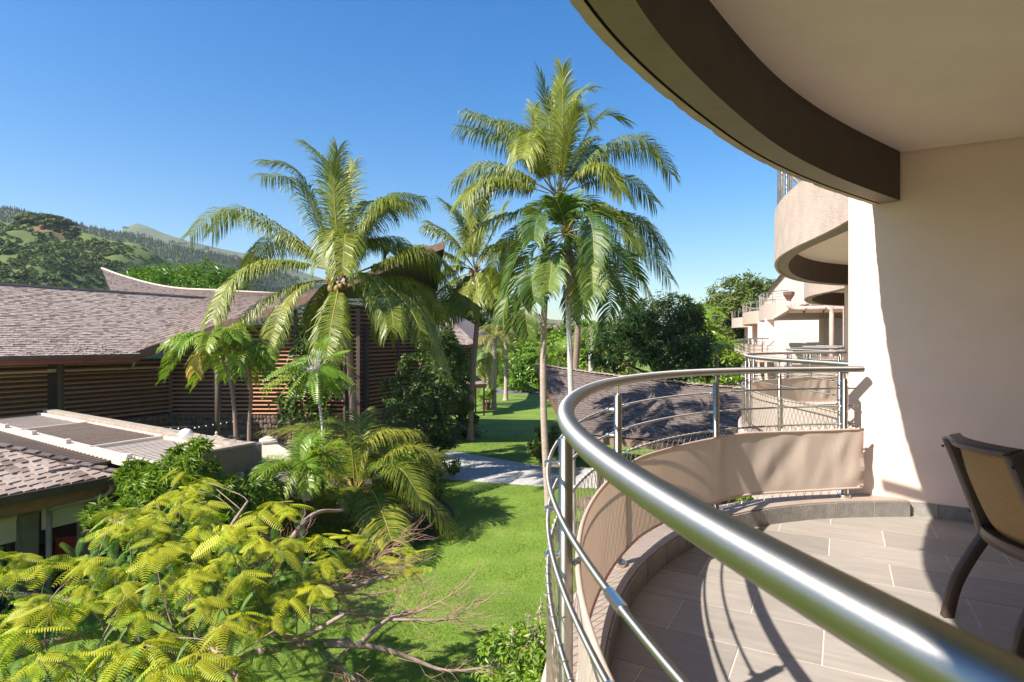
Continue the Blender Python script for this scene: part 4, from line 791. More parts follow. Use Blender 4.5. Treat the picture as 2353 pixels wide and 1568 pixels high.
hut = thing('shingle_roof_hut', 'low open hut with purplish brown shingle roof and upswept ridge beside the lawn', 'building', (5, 22, 0))
eL, eR = V(2.22, 21.85, 2.2), V(2.22, 21.85, 2.12) + wv * 9.0
kL, kR = V(1.09, 26, 4.54), V(1.09, 26, 3.78) + wv * 9.2
def S6(u, v): return bil(eL, eR, kL, kR)(u, v) + V(0, 0, -.22 * math.sin(math.pi * v) * (1 - u * .4) - .10 * math.sin(math.pi * u) * v)
b = MB(); b.grid([[S6(u, v) - V(0, 0, .03) for u in np.linspace(0, 1, 20)] for v in np.linspace(0, 1, 12)]); r6 = link('roof', b, underlay, hut); shingles(r6, S6, 26, .165, shingle_hut, 300, .024)
b = MB(); b.grid([[S6(0, v) + V(-.02, -.01, z) for v in np.linspace(0, 1, 10)] for z in (.05, -.24)]); link('verge_board', b, fascia_wood, r6)
b = MB(); b.grid([[S6(u, v) - V(0, 0, .2) for u in np.linspace(1, 0, 12)] for v in np.linspace(0, 1, 6)]); link('soffit', b, fascia_wood, r6)
b = MB(); b.bar(eL - V(0, 0, .16), eR - V(0, 0, .16), .06, .26); link('fascia_board', b, M("grey_pink_timber", (.25, .15, .115), .75, 0, .25, 5, .2, 30), r6)
me_cap = None
for k in range(44):
    u = (k + .5) / 44; p = S6(u, 1); d = unit(S6(min(1, u + .02), 1) - S6(max(0, u - .02), 1)); b = MB(); b.box(p + V(0, 0, .06 + .02 * random.random()), d * .125 + V(0, 0, .018), unit(np.cross(d, (0, 0, 1))) * .13, V(0, 0, .018)); link('ridge_cap', b, shingle_m, r6)
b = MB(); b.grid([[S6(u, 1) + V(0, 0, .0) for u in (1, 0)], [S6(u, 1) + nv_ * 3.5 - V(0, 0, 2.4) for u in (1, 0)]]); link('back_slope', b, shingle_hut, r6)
for t in (.1, .45, .8): b = MB(); q = eL + wv * 9 * t + nv_ * .5; b.bar(V(q[0], q[1], 0), V(q[0], q[1], 2.3), .22, .22, (0, 1, 0)); link('post', b, brown_metal, hut)
b = MB(); p = at(1309.5, 840, 20.9); 
# ---------------------------------------------------------------- palms
def frond(P, L0, n=46, wd=.032, droop=.5, spread=.62, t0=.16, curl=.2, seed=0, twist=0., keel=.12, gap=0.):
    """one pinnate leaf along the 3-D polyline P: rachis tube and tapering leaflets"""
    r = np.random.default_rng(seed); P = smooth_curve(spline(P, .08), 3, 2); a = arclen(P); Lf = a[-1]; b = MB()
    vs, loops, sizes = [], [], []; o = 0; Z = V(0, 0, 1)
    T = np.gradient(P, axis=0); T /= np.linalg.norm(T, axis=1)[:, None]; U0 = None
    for i in range(n):
        t = t0 + (1 - t0) * (i + .5) / n; s = t * Lf; p = np.array([np.interp(s, a, P[:, k]) for k in range(3)]); tg = unit(np.array([np.interp(s, a, T[:, k]) for k in range(3)]))
        sd = np.cross(tg, Z); 
        if np.linalg.norm(sd) < .15: sd = np.cross(tg, V(0, 1, .2)) if U0 is None else U0
        sd = unit(sd); U0 = sd; up = unit(np.cross(sd, tg))
        if twist: sd, up = sd * math.cos(twist) + up * math.sin(twist), up * math.cos(twist) - sd * math.sin(twist)
        ln = L0 * min(1, .45 + 1.3 * (t - t0)) * (1 - .35 * max(0, t - .6) / .4)
        for q in (1, -1):
            if gap and r.random() < gap: continue
            l = ln * r.uniform(.85, 1.1); fw = spread * (.35 + .85 * t * t) + r.normal() * .08
            d0 = unit(sd * q * (1 - .25 * t) + tg * fw + up * (keel + r.normal() * .07)); d1 = unit(d0 * 1 + V(0, 0, -1) * droop * (1 + r.normal() * .2)); d2 = unit(d1 + V(0, 0, -1) * droop * 1.1)
            m1 = p + d0 * l * .36; m2 = m1 + d1 * l * .34; tip = m2 + d2 * l * .30; w = unit(tg - d0 * (tg @ d0) + r.normal(size=3) * .12) * wd * .5
            w2 = w * .9 + up * wd * .1 * curl
            vs += [p - w * .5, p + w * .5, m1 - w, m1 + w, m2 - w2 * .8, m2 + w2 * .8, tip]; loops += [o, o + 1, o + 3, o + 2, o + 2, o + 3, o + 5, o + 4, o + 4, o + 5, o + 6]; sizes += [4, 4, 3]; o += 7
    m = mesh_arrays('frond', np.array(vs), loops, sizes)
    k = max(4, int(len(P) / 3)); Q = P[np.linspace(0, len(P) - 1, k).astype(int)]; b.tube(Q, np.linspace(.028, .006, k) * min(1, Lf / 3.2), 5); return m, b
def add_frond(par, P, L0, m, seed, **kw):
    me, rb = frond(P, L0, seed=seed, **kw); f = link('frond', me, m, par); link('rachis', rb, rachis_m, f, True); return f
def trunk(par, pts, r0, r1, m, rings=.11, seed=0, flare=1.5):
    P = spline(pts, rings / 2); n = len(P); t = np.linspace(0, 1, n); rr = (r0 + (r1 - r0) * t) * (1 + .055 * (np.arange(n) % 2) + .03 * np.array([noise.noise(Vector((x * 20, seed, 0))) for x in t])); rr *= 1 + (flare - 1) * np.exp(-t * n * rings / 2 / .22)
    b = MB(); b.tube(P, rr, 14); return link('trunk', b, m, par, True)
def arc(C, az, el, L, sag, k=7):                # drooping rachis leaving the crown at azimuth az, elevation el
    d = V(math.sin(az) * math.cos(el), math.cos(az) * math.cos(el), math.sin(el)); u = np.linspace(0, 1, k); return C + d * (u * L)[:, None] - V(0, 0, 1) * (sag * L * u ** 2.2)[:, None]
zc = lambda x, y: (919.2 + x * .4398, 114.9 + y * .4398)     # close-up of the palm group -> picture
zp = lambda x, y: ((800 + x * .7655) / 1.7407, (500 + y * .7655) / 1.7407)
def px_frond(pts, Y, dY): return np.array([at(x, y, Y + dY * (i / (len(pts) - 1)) ** 1.1) for i, (x, y) in enumerate(pts)])
def heart(par, C, s, m_leaf, seed):
    b = MB(); r = np.random.default_rng(seed)
    for i in range(26):
        az = r.uniform(0, 6.28); p = C + V(math.sin(az), math.cos(az), 0) * .16 * s + V(0, 0, r.uniform(-.25, .1) * s); q = p + V(math.sin(az) * .2, math.cos(az) * .2, r.uniform(.05, .3)) * s; b.tube([p, q], [.055 * s, .012], 5)
    link('fibre', b, fibre_m, par); b = MB()
    for i in range(9):
        az = r.uniform(0, 6.28); b.ball(C + V(math.sin(az) * .22, math.cos(az) * .22, -.18 - r.uniform(0, .15)) * s, .10 * s, 8, 6, (1, 1, 1.2))
    link('coconuts', b, M('coconut_husk', (.22, .15, .05), .6, 0, .3, 6), par, True); b = MB(); [b.tube(arc(C, r.uniform(0, 6.28), 1.35, 1.6 * s, .02, 4), [.035 * s, .02, .012, .004], 5) for i in range(4)]; link('spear', b, rachis_m, par)
# tall coconut in front of the louvred hall
Yp = 21.5
p1 = thing('coconut_palm', 'big coconut palm with wide drooping fronds in front of the dark louvred hall', 'palm', gr(808, 948, 0) * 0 + V(*(at(809, 950, Yp)[:2]), 0))
Cp = at(777, 640, Yp)
trunk(p1, [V(at(811, 900, Yp)[0] + .02, Yp, 0), at(812, 960, Yp), at(806, 860, Yp), at(795, 740, Yp), at(779, 650, Yp)], .145, .115, trunk_coco, seed=1)
heart(p1, Cp, 1.25, coco_leaf, 5)
FP = [([(690, 790), (560, 640), (420, 540), (270, 450), (170, 440), (65, 560)], 1.0), ([(690, 760), (480, 710), (300, 720), (180, 790), (115, 960)], -1.6), ([(680, 810), (520, 830), (360, 900), (230, 1000), (130, 1170)], -2.2), ([(690, 820), (560, 830), (450, 920), (390, 1060), (350, 1200)], -2.6), ([(720, 840), (715, 900), (690, 1020), (660, 1220)], -2.6), ([(760, 830), (860, 770), (940, 850), (1000, 960), (1010, 1060)], -2.4), ([(800, 800), (940, 830), (1080, 900), (1180, 1010), (1270, 1270)], -1.0), ([(800, 780), (950, 720), (1100, 660), (1210, 665), (1330, 770)], .4), ([(760, 770), (820, 640), (900, 470), (1000, 370), (1150, 380)], .6), ([(770, 780), (830, 620), (920, 480), (1000, 400), (1090, 440)], -.8), ([(730, 780), (720, 560), (690, 300), (640, 180), (560, 100)], .8), ([(710, 780), (640, 560), (560, 330), (480, 220), (355, 190)], .3), ([(740, 780), (745, 560), (770, 330), (800, 200)], 1.6), ([(730, 780), (715, 560), (700, 330), (720, 140)], -.4), ([(730, 780), (720, 640), (715, 540), (680, 570), (640, 720)], -1.9), ([(770, 780), (820, 640), (920, 600), (1040, 600), (1090, 660)], 2.0), ([(690, 780), (540, 640), (380, 590), (250, 720)], 2.4), ([(780, 800), (960, 790), (1120, 820), (1230, 930), (1270, 1020)], 1.9), ([(750, 770), (790, 560), (850, 420), (890, 400)], 2.2), ([(700, 800), (640, 860), (590, 960), (600, 1050)], .5), ([(770, 820), (850, 860), (930, 960), (960, 1080)], 1.0)]
def fuller(Fs, jit, seed, keep=1., low=0):
    r = np.random.default_rng(seed); out = list(Fs)
    for pts, dY in Fs:
        up_ = pts[0][1] - pts[-1][1] > 2.2 * abs(pts[0][0] - pts[-1][0])
        if r.random() > keep or up_ or (low and pts[-1][1] - pts[0][1] > low): continue
        d = r.normal(size=2) * jit; n = len(pts) - 1
        out.append(([(x + d[0] * (i / n) ** 1.2, y + abs(d[1]) * .8 * (i / n) ** 1.2) for i, (x, y) in enumerate(pts)], dY + r.choice([-1, 1]) * r.uniform(.5, 1.4)))
    return out
nP, nT, nC = len(FP), 0, 0
FP = fuller(FP, 90, 5, .95, 230)
for i, (pts, dY) in enumerate(FP): add_frond(p1, px_frond([zp(*p) for p in pts], Yp, dY), (1.3 if i not in (1, 2, 3, 19) else 1.0) if i not in (10, 11, 12, 13, 18) else 1.2, coco_leaf, i, n=105, wd=.038, droop=1.15 if i not in (10, 11, 12, 13, 18) else .5, spread=.75 if i not in (10, 11, 12, 13, 18) else 1.7, keel=.05)
# tallest coconut, its trunk behind the hut roof
Yt = 28.5
p2 = thing('coconut_palm', 'tallest coconut palm of the central group, crown high against the blue sky', 'palm', V(*at(1327, 900, Yt)[:2], 0)); Ct = at(1284, 450, Yt)
trunk(p2, [V(at(1324, 1000, Yt)[0], Yt, 0), at(1323, 850, Yt), at(1327, 740, Yt), at(1312, 600, Yt), at(1285, 462, Yt)], .15, .125, trunk_coco, seed=2); heart(p2, Ct, 1.35, coco_leaf, 8)
FT = [([(815, 760), (790, 500), (770, 300), (735, 130)], .6), ([(820, 760), (850, 400), (850, 100)], -.3), ([(830, 760), (880, 400), (930, 230), (1000, 200)], 1.0), ([(835, 760), (885, 450), (940, 310), (995, 370)], -1.4), ([(850, 740), (960, 470), (1060, 340), (1170, 365)], .4), ([(860, 730), (1000, 560), (1140, 480), (1290, 470), (1340, 570)], .2), ([(860, 730), (960, 640), (1070, 610), (1160, 740)], -2.2), ([(870, 740), (1050, 680), (1200, 680), (1325, 790)], .8), ([(800, 740), (660, 530), (520, 400), (360, 330)], -.2), ([(800, 740), (690, 480), (600, 385), (520, 385)], 1.6), ([(790, 740), (610, 640), (430, 605), (295, 690)], .4), ([(780, 750), (560, 690), (410, 700), (325, 790)], -2.0), ([(790, 780), (610, 845), (450, 910), (305, 1070)], -1.2), ([(800, 730), (730, 560), (690, 420), (650, 500)], -2.0), ([(860, 790), (1100, 850), (1250, 900), (1350, 1040)], .5), ([(870, 800), (1120, 950), (1290, 1040), (1405, 1190)], .8), ([(850, 800), (1060, 810), (1180, 890), (1250, 1080)], -1.6), ([(860, 810), (1080, 1010), (1220, 1130), (1310, 1290)], -.8), ([(810, 750), (750, 620), (720, 470), (700, 300)], 2.0), ([(840, 740), (930, 600), (980, 500), (1000, 460)], 2.2), ([(790, 790), (650, 900), (540, 1010), (470, 1160)], 1.2), ([(850, 800), (950, 960), (1060, 1080), (1100, 1250)], 2.0), ([(830, 760), (830, 560), (800, 330), (830, 170)], 1.7)]
FT = fuller(FT, 75, 6, .8)
for i, (pts, dY) in enumerate(FT): add_frond(p2, px_frond([zc(*p) for p in pts], Yt, dY), 1.75 if i > 3 and i not in (4, 18, 19, 22) else 1.35, coco_leaf, 40 + i, n=95, wd=.05, droop=1.0 if i > 3 and i not in (4, 18, 19, 22) else .35, spread=.75 if i > 3 and i not in (4, 18, 19, 22) else 1.8, keel=.08)
# two lower palms in front of it
Y1 = 19.6
p3 = thing('manila_palm', 'palm with pale bumpy trunk left of the steel handrail, drooping dark green crown', 'palm', V(*at(1256, 1150, Y1)[:2], 0), 'lower palms of the central group'); C1 = at(*zc(768, 1120), Y1)
trunk(p3, [V(at(1262, 1000, Y1)[0], Y1, 0), at(1256, 1090, Y1), at(1249, 930, Y1), at(1249, 760, Y1), C1], .12, .095, trunk_light, seed=3)
FA = [([(760, 1130), (650, 1140), (570, 1260), (535, 1390)], -.5), ([(755, 1130), (690, 1240), (655, 1340), (670, 1490)], -.9), ([(765, 1120), (800, 1095), (750, 1200), (725, 1310)], -1.4), ([(760, 1120), (690, 1090), (600, 1120), (520, 1230)], .8), ([(770, 1120), (850, 1130), (890, 1250), (900, 1400)], -.7), ([(765, 1110), (720, 1000), (650, 980), (590, 1080)], .3), ([(770, 1110), (790, 960), (850, 930), (900, 1040)], .5), ([(770, 1120), (830, 1060), (900, 1100), (930, 1230)], .9), ([(765, 1110), (740, 960), (720, 880), (700, 900)], 0), ([(760, 1130), (700, 1180), (610, 1300), (590, 1450)], .7)]
FA = fuller(FA, 60, 8, .3)
for i, (pts, dY) in enumerate(FA): add_frond(p3, px_frond([zc(*p) for p in pts], Y1, dY), .85, veit_leaf, 380 + i, n=40, wd=.06, droop=.5, spread=.9, keel=.3)
b = MB(); b.tube([C1 - V(0, 0, .9), C1 - V(0, 0, .5), C1], [.11, .10, .05], 10); link('crownshaft', b, young_leaf, p3, True)
Y2 = 17.0
p4 = thing('manila_palm', 'palm with slim grey ringed trunk behind the handrail bend, glossy crown with dry flower stalks', 'palm', V(*at(1312, 1240, Y2)[:2], 0), 'lower palms of the central group'); C2 = at(*zc(868, 960), Y2)
trunk(p4, [V(at(1317, 1000, Y2)[0], Y2, 0), at(1316, 1100, Y2), at(1312, 900, Y2), at(1306, 720, Y2), C2 - V(0, 0, .5)], .085, .072, trunk_grey, seed=4, rings=.09)
FB = [([(865, 950), (770, 850), (715, 880), (700, 990)], -1.0), ([(860, 950), (700, 980), (610, 1080), (555, 1260)], -.2), ([(860, 960), (750, 1090), (690, 1190), (700, 1310)], -1.0), ([(870, 950), (930, 850), (1000, 890), (1015, 1110)], -1.4), ([(870, 950), (1000, 830), (1150, 910), (1235, 1060)], -.2), ([(875, 955), (1050, 1040), (1180, 1080), (1245, 1200)], .5), ([(880, 960), (1070, 1120), (1105, 1280), (1085, 1430)], -.5), ([(860, 970), (805, 1060), (790, 1150), (775, 1260)], -1.5), ([(870, 960), (960, 990), (1005, 1140), (1010, 1280)], -1.3), ([(865, 945), (840, 820), (760, 800), (690, 860)], 1.1), ([(870, 940), (900, 800), (960, 790), (1040, 860)], 1.2), ([(870, 940), (880, 830), (890, 780)], .2), ([(875, 950), (1010, 930), (1100, 1010), (1170, 1160)], -1.0), ([(860, 960), (700, 1030), (640, 1180), (640, 1330)], .8), ([(865, 945), (850, 850), (820, 790)], -.5), ([(875, 960), (1020, 1080), (1150, 1200), (1190, 1330)], 1.2)]
FB = fuller(FB, 60, 9, .25)
for i, (pts, dY) in enumerate(FB): add_frond(p4, px_frond([zc(*p) for p in pts], Y2, dY), .82, veit_leaf, 420 + i, n=40, wd=.06, droop=.45, spread=.85, keel=.35)
b = MB(); b.tube([C2 - V(0, 0, .75), C2 - V(0, 0, .45), C2], [.075, .085, .04], 10); link('crownshaft', b, young_leaf, p4, True)
b = MB(); r = np.random.default_rng(3)
for k in range(130):
    az = r.uniform(0, 6.28); st = C2 - V(0, 0, .55); q = st + V(math.sin(az), math.cos(az), 0) * r.uniform(.2, .62) + V(0, 0, r.uniform(-.55, -.05)); b.tube([st, lerp(st, q, .5) + V(0, 0, .12), q, q - V(0, 0, r.uniform(.05, .2))], [.012, .008, .005, .003], 3)
link('flower_stalks', b, dead_leaf, p4)
add_frond(p4, px_frond([zc(*p) for p in [(880, 1060), (895, 1150), (885, 1230), (890, 1330)]], Y2, -.4), .3, dead_leaf, 5, n=26, wd=.04, droop=.9)
# coconut left of the group
Y3 = 33.5
p5 = thing('coconut_palm', 'leaning coconut palm with dark brown trunk between the hall and the far house', 'palm', V(*at(1080, 1000, Y3)[:2], 0)); C5 = at(*zc(392, 1150), Y3)
trunk(p5, [V(at(1081, 1000, Y3)[0], Y3, 0), at(1082, 960, Y3), at(1088, 840, Y3), at(1097, 720, Y3), C5], .17, .12, trunk_coco, seed=5); heart(p5, C5, 1.1, coco_leaf, 11)
FC = [([(390, 1140), (345, 980), (295, 860), (235, 800)], .5), ([(390, 1130), (365, 930), (335, 790)], -.3), ([(395, 1130), (430, 930), (420, 790)], .6), ([(400, 1130), (490, 950), (545, 820)], .3), ([(385, 1140), (280, 990), (170, 910)], .2), ([(380, 1150), (260, 1070), (140, 1030), (60, 1040)], .8), ([(380, 1160), (290, 1200), (210, 1290), (165, 1420)], -1.2), ([(385, 1170), (340, 1290), (270, 1400)], -1.6), ([(400, 1160), (470, 1190), (525, 1300)], -1.5), ([(405, 1150), (480, 1150), (545, 1240)], .4), ([(385, 1150), (290, 1130), (190, 1190), (130, 1290)], .4), ([(395, 1170), (400, 1250), (370, 1350)], -1.8), ([(400, 1140), (480, 1030), (570, 1000), (630, 1060)], .6), ([(390, 1130), (370, 1000), (400, 880)], 1.2), ([(385, 1160), (310, 1230), (260, 1310)], 1.0), ([(400, 1160), (450, 1260), (500, 1370)], 1.2)]
FC = fuller(FC, 45, 7, .8)
for i, (pts, dY) in enumerate(FC): add_frond(p5, px_frond([zc(*p) for p in pts], Y3, dY), 1.5, coco_leaf, 460 + i, n=60, wd=.06, droop=1.0 if i > 4 else .4, spread=.75 if i > 4 else 1.6)
def gen_palm(name, label, base, C, n, L, L0, leafm, tm, r0, seed, group=None, el=(.1, 1.2), sag=(.35, .8), wd=.04, npair=30, droop=.5, spread=.75, keel=.3, heart_=False, cat='palm', trunkpts=None):
    t = thing(name, label, cat, base, group); r = np.random.default_rng(seed); base, C = np.asarray(base, float), np.asarray(C, float)
    if r0: trunk(t, trunkpts or [base, lerp(base, C, .5) + V(r.normal() * .05, 0, 0), C], r0, r0 * .8, tm, seed=seed)
    for i in range(n):
        az = i * 2.399 + r.normal() * .2; e = el[0] + (el[1] - el[0]) * ((i * .618 + r.normal() * .05) % 1); l = L * r.uniform(.85, 1.12)
        add_frond(t, arc(C, az, e, l, r.uniform(*sag)), L0, leafm, seed * 50 + i, n=npair, wd=wd, droop=droop, spread=spread, keel=keel, t0=.12)
    return t
# two small palms by the terrace
Ys = 18.6
gen_palm('manila_palm', 'small palm on a thin curved trunk by the terrace, its left frond turned yellow', V(*at(541, 1000, Ys)[:2], 0), at(498, 792, Ys), 15, 1.9, .62, bright_palm, trunk_coco, .065, 3, 'small palms by the terrace', (.3, 1.25), (.6, 1.1), .04, 46, .6, .8, .4, trunkpts=[V(*at(541, 1000, Ys)[:2], 0), at(541, 1000, Ys), at(533, 900, Ys), at(519, 845, Ys), at(503, 800, Ys)])
t_ = [o for o in bpy.data.objects if o.name.startswith('manila_palm') and 'yellow' in o['label']][0]
yel = leaf("yellow_frond", [(.45, .30, .03), (.5, .24, .02), (.4, .36, .05)], .3, .5)
add_frond(t_, np.array([at(498, 795, Ys), at(470, 790, Ys - .5), at(450, 815, Ys - .7), at(448, 855, Ys - .8)]), .6, yel, 77, n=40, wd=.06, droop=.9)
gen_palm('manila_palm', 'small palm on a straight thin trunk right of the other, all fronds bright green', V(*at(572, 1000, Ys + .4)[:2], 0), at(564, 822, Ys + .4), 15, 1.6, .58, bright_palm, trunk_coco, .062, 4, 'small palms by the terrace', (.2, 1.2), (.65, 1.15), .04, 44, .6, .8, .4, trunkpts=[V(*at(572, 1000, Ys + .4)[:2], 0), at(572, 990, Ys + .4), at(577, 900, Ys + .4), at(568, 830, Ys + .4)])
# young palms in the planting bed
Yb = 15.2
gen_palm('clump_palm', 'bushy low palm clump beside the white parasols', V(at(690, 1160, Yb)[0], Yb, 0), at(690, 1085, Yb), 34, 1.6, .55, bright_palm, trunk_grey, .06, 6, None, (.15, 1.35), (.35, .9), .028, 40, .4, .7, .4)
Yq = 17.2; Cq = at(830, 1118, Yq)
p6 = thing('young_coconut', 'young coconut palm without a trunk, broad arching fronds over the lawn edge', 'palm', V(Cq[0], Yq, 0)); heart(p6, Cq - V(0, 0, .3), .7, young_leaf, 4)
z6 = lambda x, y: ((1000 + x * .7845) / 1.7407, (1500 + y * .7845) / 1.7407)
FY = [([(530, 610), (480, 560), (450, 620), (420, 640)], -1.4), ([(540, 600), (600, 570), (640, 680), (665, 800)], -1.9), ([(545, 600), (700, 590), (860, 620), (960, 690), (1020, 800)], -.6), ([(540, 590), (570, 400), (660, 290), (840, 290)], .4), ([(540, 590), (620, 470), (740, 430), (840, 580)], -.6), ([(535, 590), (520, 400), (490, 260), (430, 240)], -.2), ([(530, 590), (450, 400), (380, 270), (240, 260)], .7), ([(545, 590), (680, 420), (790, 350), (900, 400)], 1.2), ([(540, 590), (560, 350), (560, 210)], 1.0), ([(545, 595), (720, 520), (850, 480), (960, 400)], 1.6), ([(530, 600), (430, 500), (340, 490), (250, 560)], .2)]
FY = fuller(FY, 70, 10)
for i, (pts, dY) in enumerate(FY): add_frond(p6, px_frond([z6(*p) for p in pts], Yq, dY), 1.0, young_leaf, 500 + i, n=84, wd=.03, droop=.7 if i < 5 else .35, spread=.7, keel=.15)
gen_palm('young_palm', 'small dull palm half hidden between the young coconut and the stone path', V(at(960, 1100, 20)[0], 20, 0), at(960, 1090, 20), 14, 1.7, .45, olive_leaf, trunk_grey, .05, 9, None, (.2, 1.2), (.4, .9), .03, 30, .5)
# far palms
gen_palm('slender_palm', 'slender palm with pale straight trunk standing on the far lawn beside the porch', V(*gr(1135, 941)[:2], 0), at(1137, 775, 48.6), 16, 2.6, .75, gold_palm, trunk_light, .2, 12, 'palms behind the far lawn', (-.1, 1.1), (.5, 1.1), .06, 26, .7)
gen_palm('slender_palm', 'taller hazy green palm just behind the slender one', V(at(1162, 900, 56)[0], 56, 0), at(1160, 752, 56), 16, 3.0, .8, olive_leaf, trunk_light, .2, 13, 'palms behind the far lawn', (0, 1.2), (.4, .9), .07, 26, .6)
gen_palm('slender_palm', 'yellowing palm with hanging dry fronds left of the clipped hedge', V(at(1120, 905, 52)[0], 52, 0), at(1122, 822, 52), 16, 2.6, .7, gold_palm, trunk_light, .2, 14, 'palms behind the far lawn', (-.6, .9), (.6, 1.2), .07, 24, .9)
gen_palm('fan_palm', 'bright feathery palm behind the hut roof between two trunks', V(at(1290, 900, 44)[0], 44, 0), at(1285, 826, 44), 16, 3.0, .8, lime_leaf, trunk_light, .15, 15, 'palms behind the far lawn', (.3, 1.3), (.3, .6), .05, 28, .4)
gen_palm('royal_palm', 'white trunked palm with dark crown behind the hut, mostly covered by creepers', V(at(1361, 900, 42)[0], 42, 0), at(1358, 752, 42), 12, 2.2, .7, veit_leaf, trunk_grey, .2, 16, 'palms behind the far lawn', (-.4, .9), (.6, 1.1), .08, 24, .8)
gen_palm('coconut_palm', 'small far coconut palm between the dark tree and the tall round tree', V(at(1624, 900, 58)[0], 58, 0), at(1622, 728, 58), 14, 3.0, .8, bright_palm, trunk_light, .15, 17, 'palms behind the far lawn', (0, 1.2), (.4, .8), .07, 24, .6)
gen_palm('fan_palm', 'low palm below the tall round tree next to the hotel wing', V(at(1648, 900, 40)[0], 40, 0), at(1648, 812, 40), 14, 2.6, .7, lime_leaf, trunk_light, .12, 18, 'palms behind the far lawn', (.1, 1.2), (.4, .8), .06, 24, .5)
gen_palm('potted_palm', 'bright areca palm in a brown pot at the porch edge', V(*gr(1118, 942)[:2], 0), gr(1118, 942) + V(0, 0, .7), 18, 1.7, .5, bright_palm, trunk_light, .05, 19, None, (.5, 1.4), (.3, .7), .05, 20, .5)
b = MB(); q = gr(1118, 942) + V(0, -.3, 0); b.lathe(q, [(.28, 0), (.36, .6), (.40, .62), (.36, .66)], 14); tag(link('plant_pot', b, M("brown_pot", (.14, .07, .04), .6)), 'brown plant pot holding the areca palm at the porch edge', 'pot')

# ---------------------------------------------------------------- leafy trees and shrubs
LT = [(-.02, 0, 0), (0, -.34, .07), (0, -.30, 0), (0, 0, 0)]
leaf_v = [(0, 0, 0), (.5, -.19, .06), (1, 0, -.08), (.5, .19, .06)]; leaf_f = [(0, 1, 2), (0, 2, 3)]
narrow_v = [(0, 0, 0), (.45, -.10, .05), (1, 0, -.12), (.45, .10, .05)]
def leaf_frames(pts, outward, size, r, up=.5, jit=.7):
    n = len(pts); z = outward * .7 + V(0, 0, up) + r.normal(size=(n, 3)) * jit * .6; z /= np.linalg.norm(z, axis=1)[:, None]
    x = outward + r.normal(size=(n, 3)) * jit; x -= z * (x * z).sum(1)[:, None]; x /= np.linalg.norm(x, axis=1)[:, None]; y = np.cross(z, x); s = size * r.uniform(.65, 1.3, n)
    return np.stack([x * s[:, None], y * s[:, None], z * s[:, None]], 1)
def crown(lobes, n, size, seed, clumps=90, cr=.28, up=.5, jit=.7, shell=.75, tv=None, view=True):
    r = np.random.default_rng(seed); vol = np.array([l[3] * l[4] + l[4] * l[5] + l[3] * l[5] for l in lobes]); vol = vol / vol.sum(); P, O = [], []
    for l, f in zip(lobes, vol):
        c0, rad = np.array(l[:3], float), np.array(l[3:6], float); kc = max(4, int(clumps * f)); d = r.normal(size=(kc * 3, 3)); d /= np.linalg.norm(d, axis=1)[:, None]; d = d[d[:, 2] > -.65][:kc]
        cc = c0 + d * rad * (r.uniform(shell - .15, 1.12, (len(d), 1))); m = max(1, int(n * f / len(d)))
        for q, dd in zip(cc, d):
            e = r.normal(size=(m, 3)); e /= np.linalg.norm(e, axis=1)[:, None]; e *= r.random((m, 1)) ** .45; s = cr * rad.mean() * r.uniform(.6, 1.25); P.append(q + e * s * V(1, 1, .8)); o = e * .8 + dd * .7; O.append(o / (np.linalg.norm(o, axis=1)[:, None] + 1e-9))
    P, O = np.vstack(P), np.vstack(O); ok = P[:, 2] > .02; P, O = P[ok], O[ok]
    return scatter_mesh('crown', leaf_v if tv is None else tv, leaf_f, leaf_frames(P, O, size, r, up, jit), P)
def limbs(base, lobes, r0, seed, k=2):
    b = MB(); r = np.random.default_rng(seed); base = np.asarray(base, float); top = base + V(0, 0, max(.3, min(l[2] - l[5] * .6 for l in lobes) - base[2])); b.tube(spline([base, lerp(base, top, .5) + r.normal(size=3) * .05, top], .3), np.linspace(r0, r0 * .7, len(spline([base, lerp(base, top, .5), top], .3))) if False else r0 * .85, 9)
    for l in lobes:
        for j in range(k): q = V(*l[:3]) + r.normal(size=3) * V(*l[3:6]) * .45; m = lerp(top, q, .5) + r.normal(size=3) * .15; b.tube([top - V(0, 0, .05), m, q], [r0 * .6, r0 * .35, r0 * .1], 6)
    return b
def tree(name, label, cat, base, lobes, n, size, leafm, r0, seed, group=None, barkm=None, tv=None, **kw):
    t = thing(name, label, cat, base, group); link('trunk', limbs(base, lobes, r0, seed), barkm or trunk_dark, t, True); link('crown', crown(lobes, n, size, seed, tv=tv, **kw), leafm, t); return t
def L_(px, py, Y, rx, rz, ry=None): p = at(px, py, Y); k = Y / F; return (*p, rx * k, (ry or rx) * k, rz * k)
# mango behind the roofs
tree('mango_tree', 'round bright green mango tree behind the swept shingle roof', 'tree', V(-30, 62, 0), [L_(400, 645, 60, 70, 36), L_(330, 650, 60, 60, 26), L_(470, 650, 61, 75, 38), L_(520, 660, 62, 50, 34), L_(430, 690, 60, 130, 50)], 11000, .62, mango_leaf, .4, 21, clumps=170, cr=.30, tv=narrow_v)
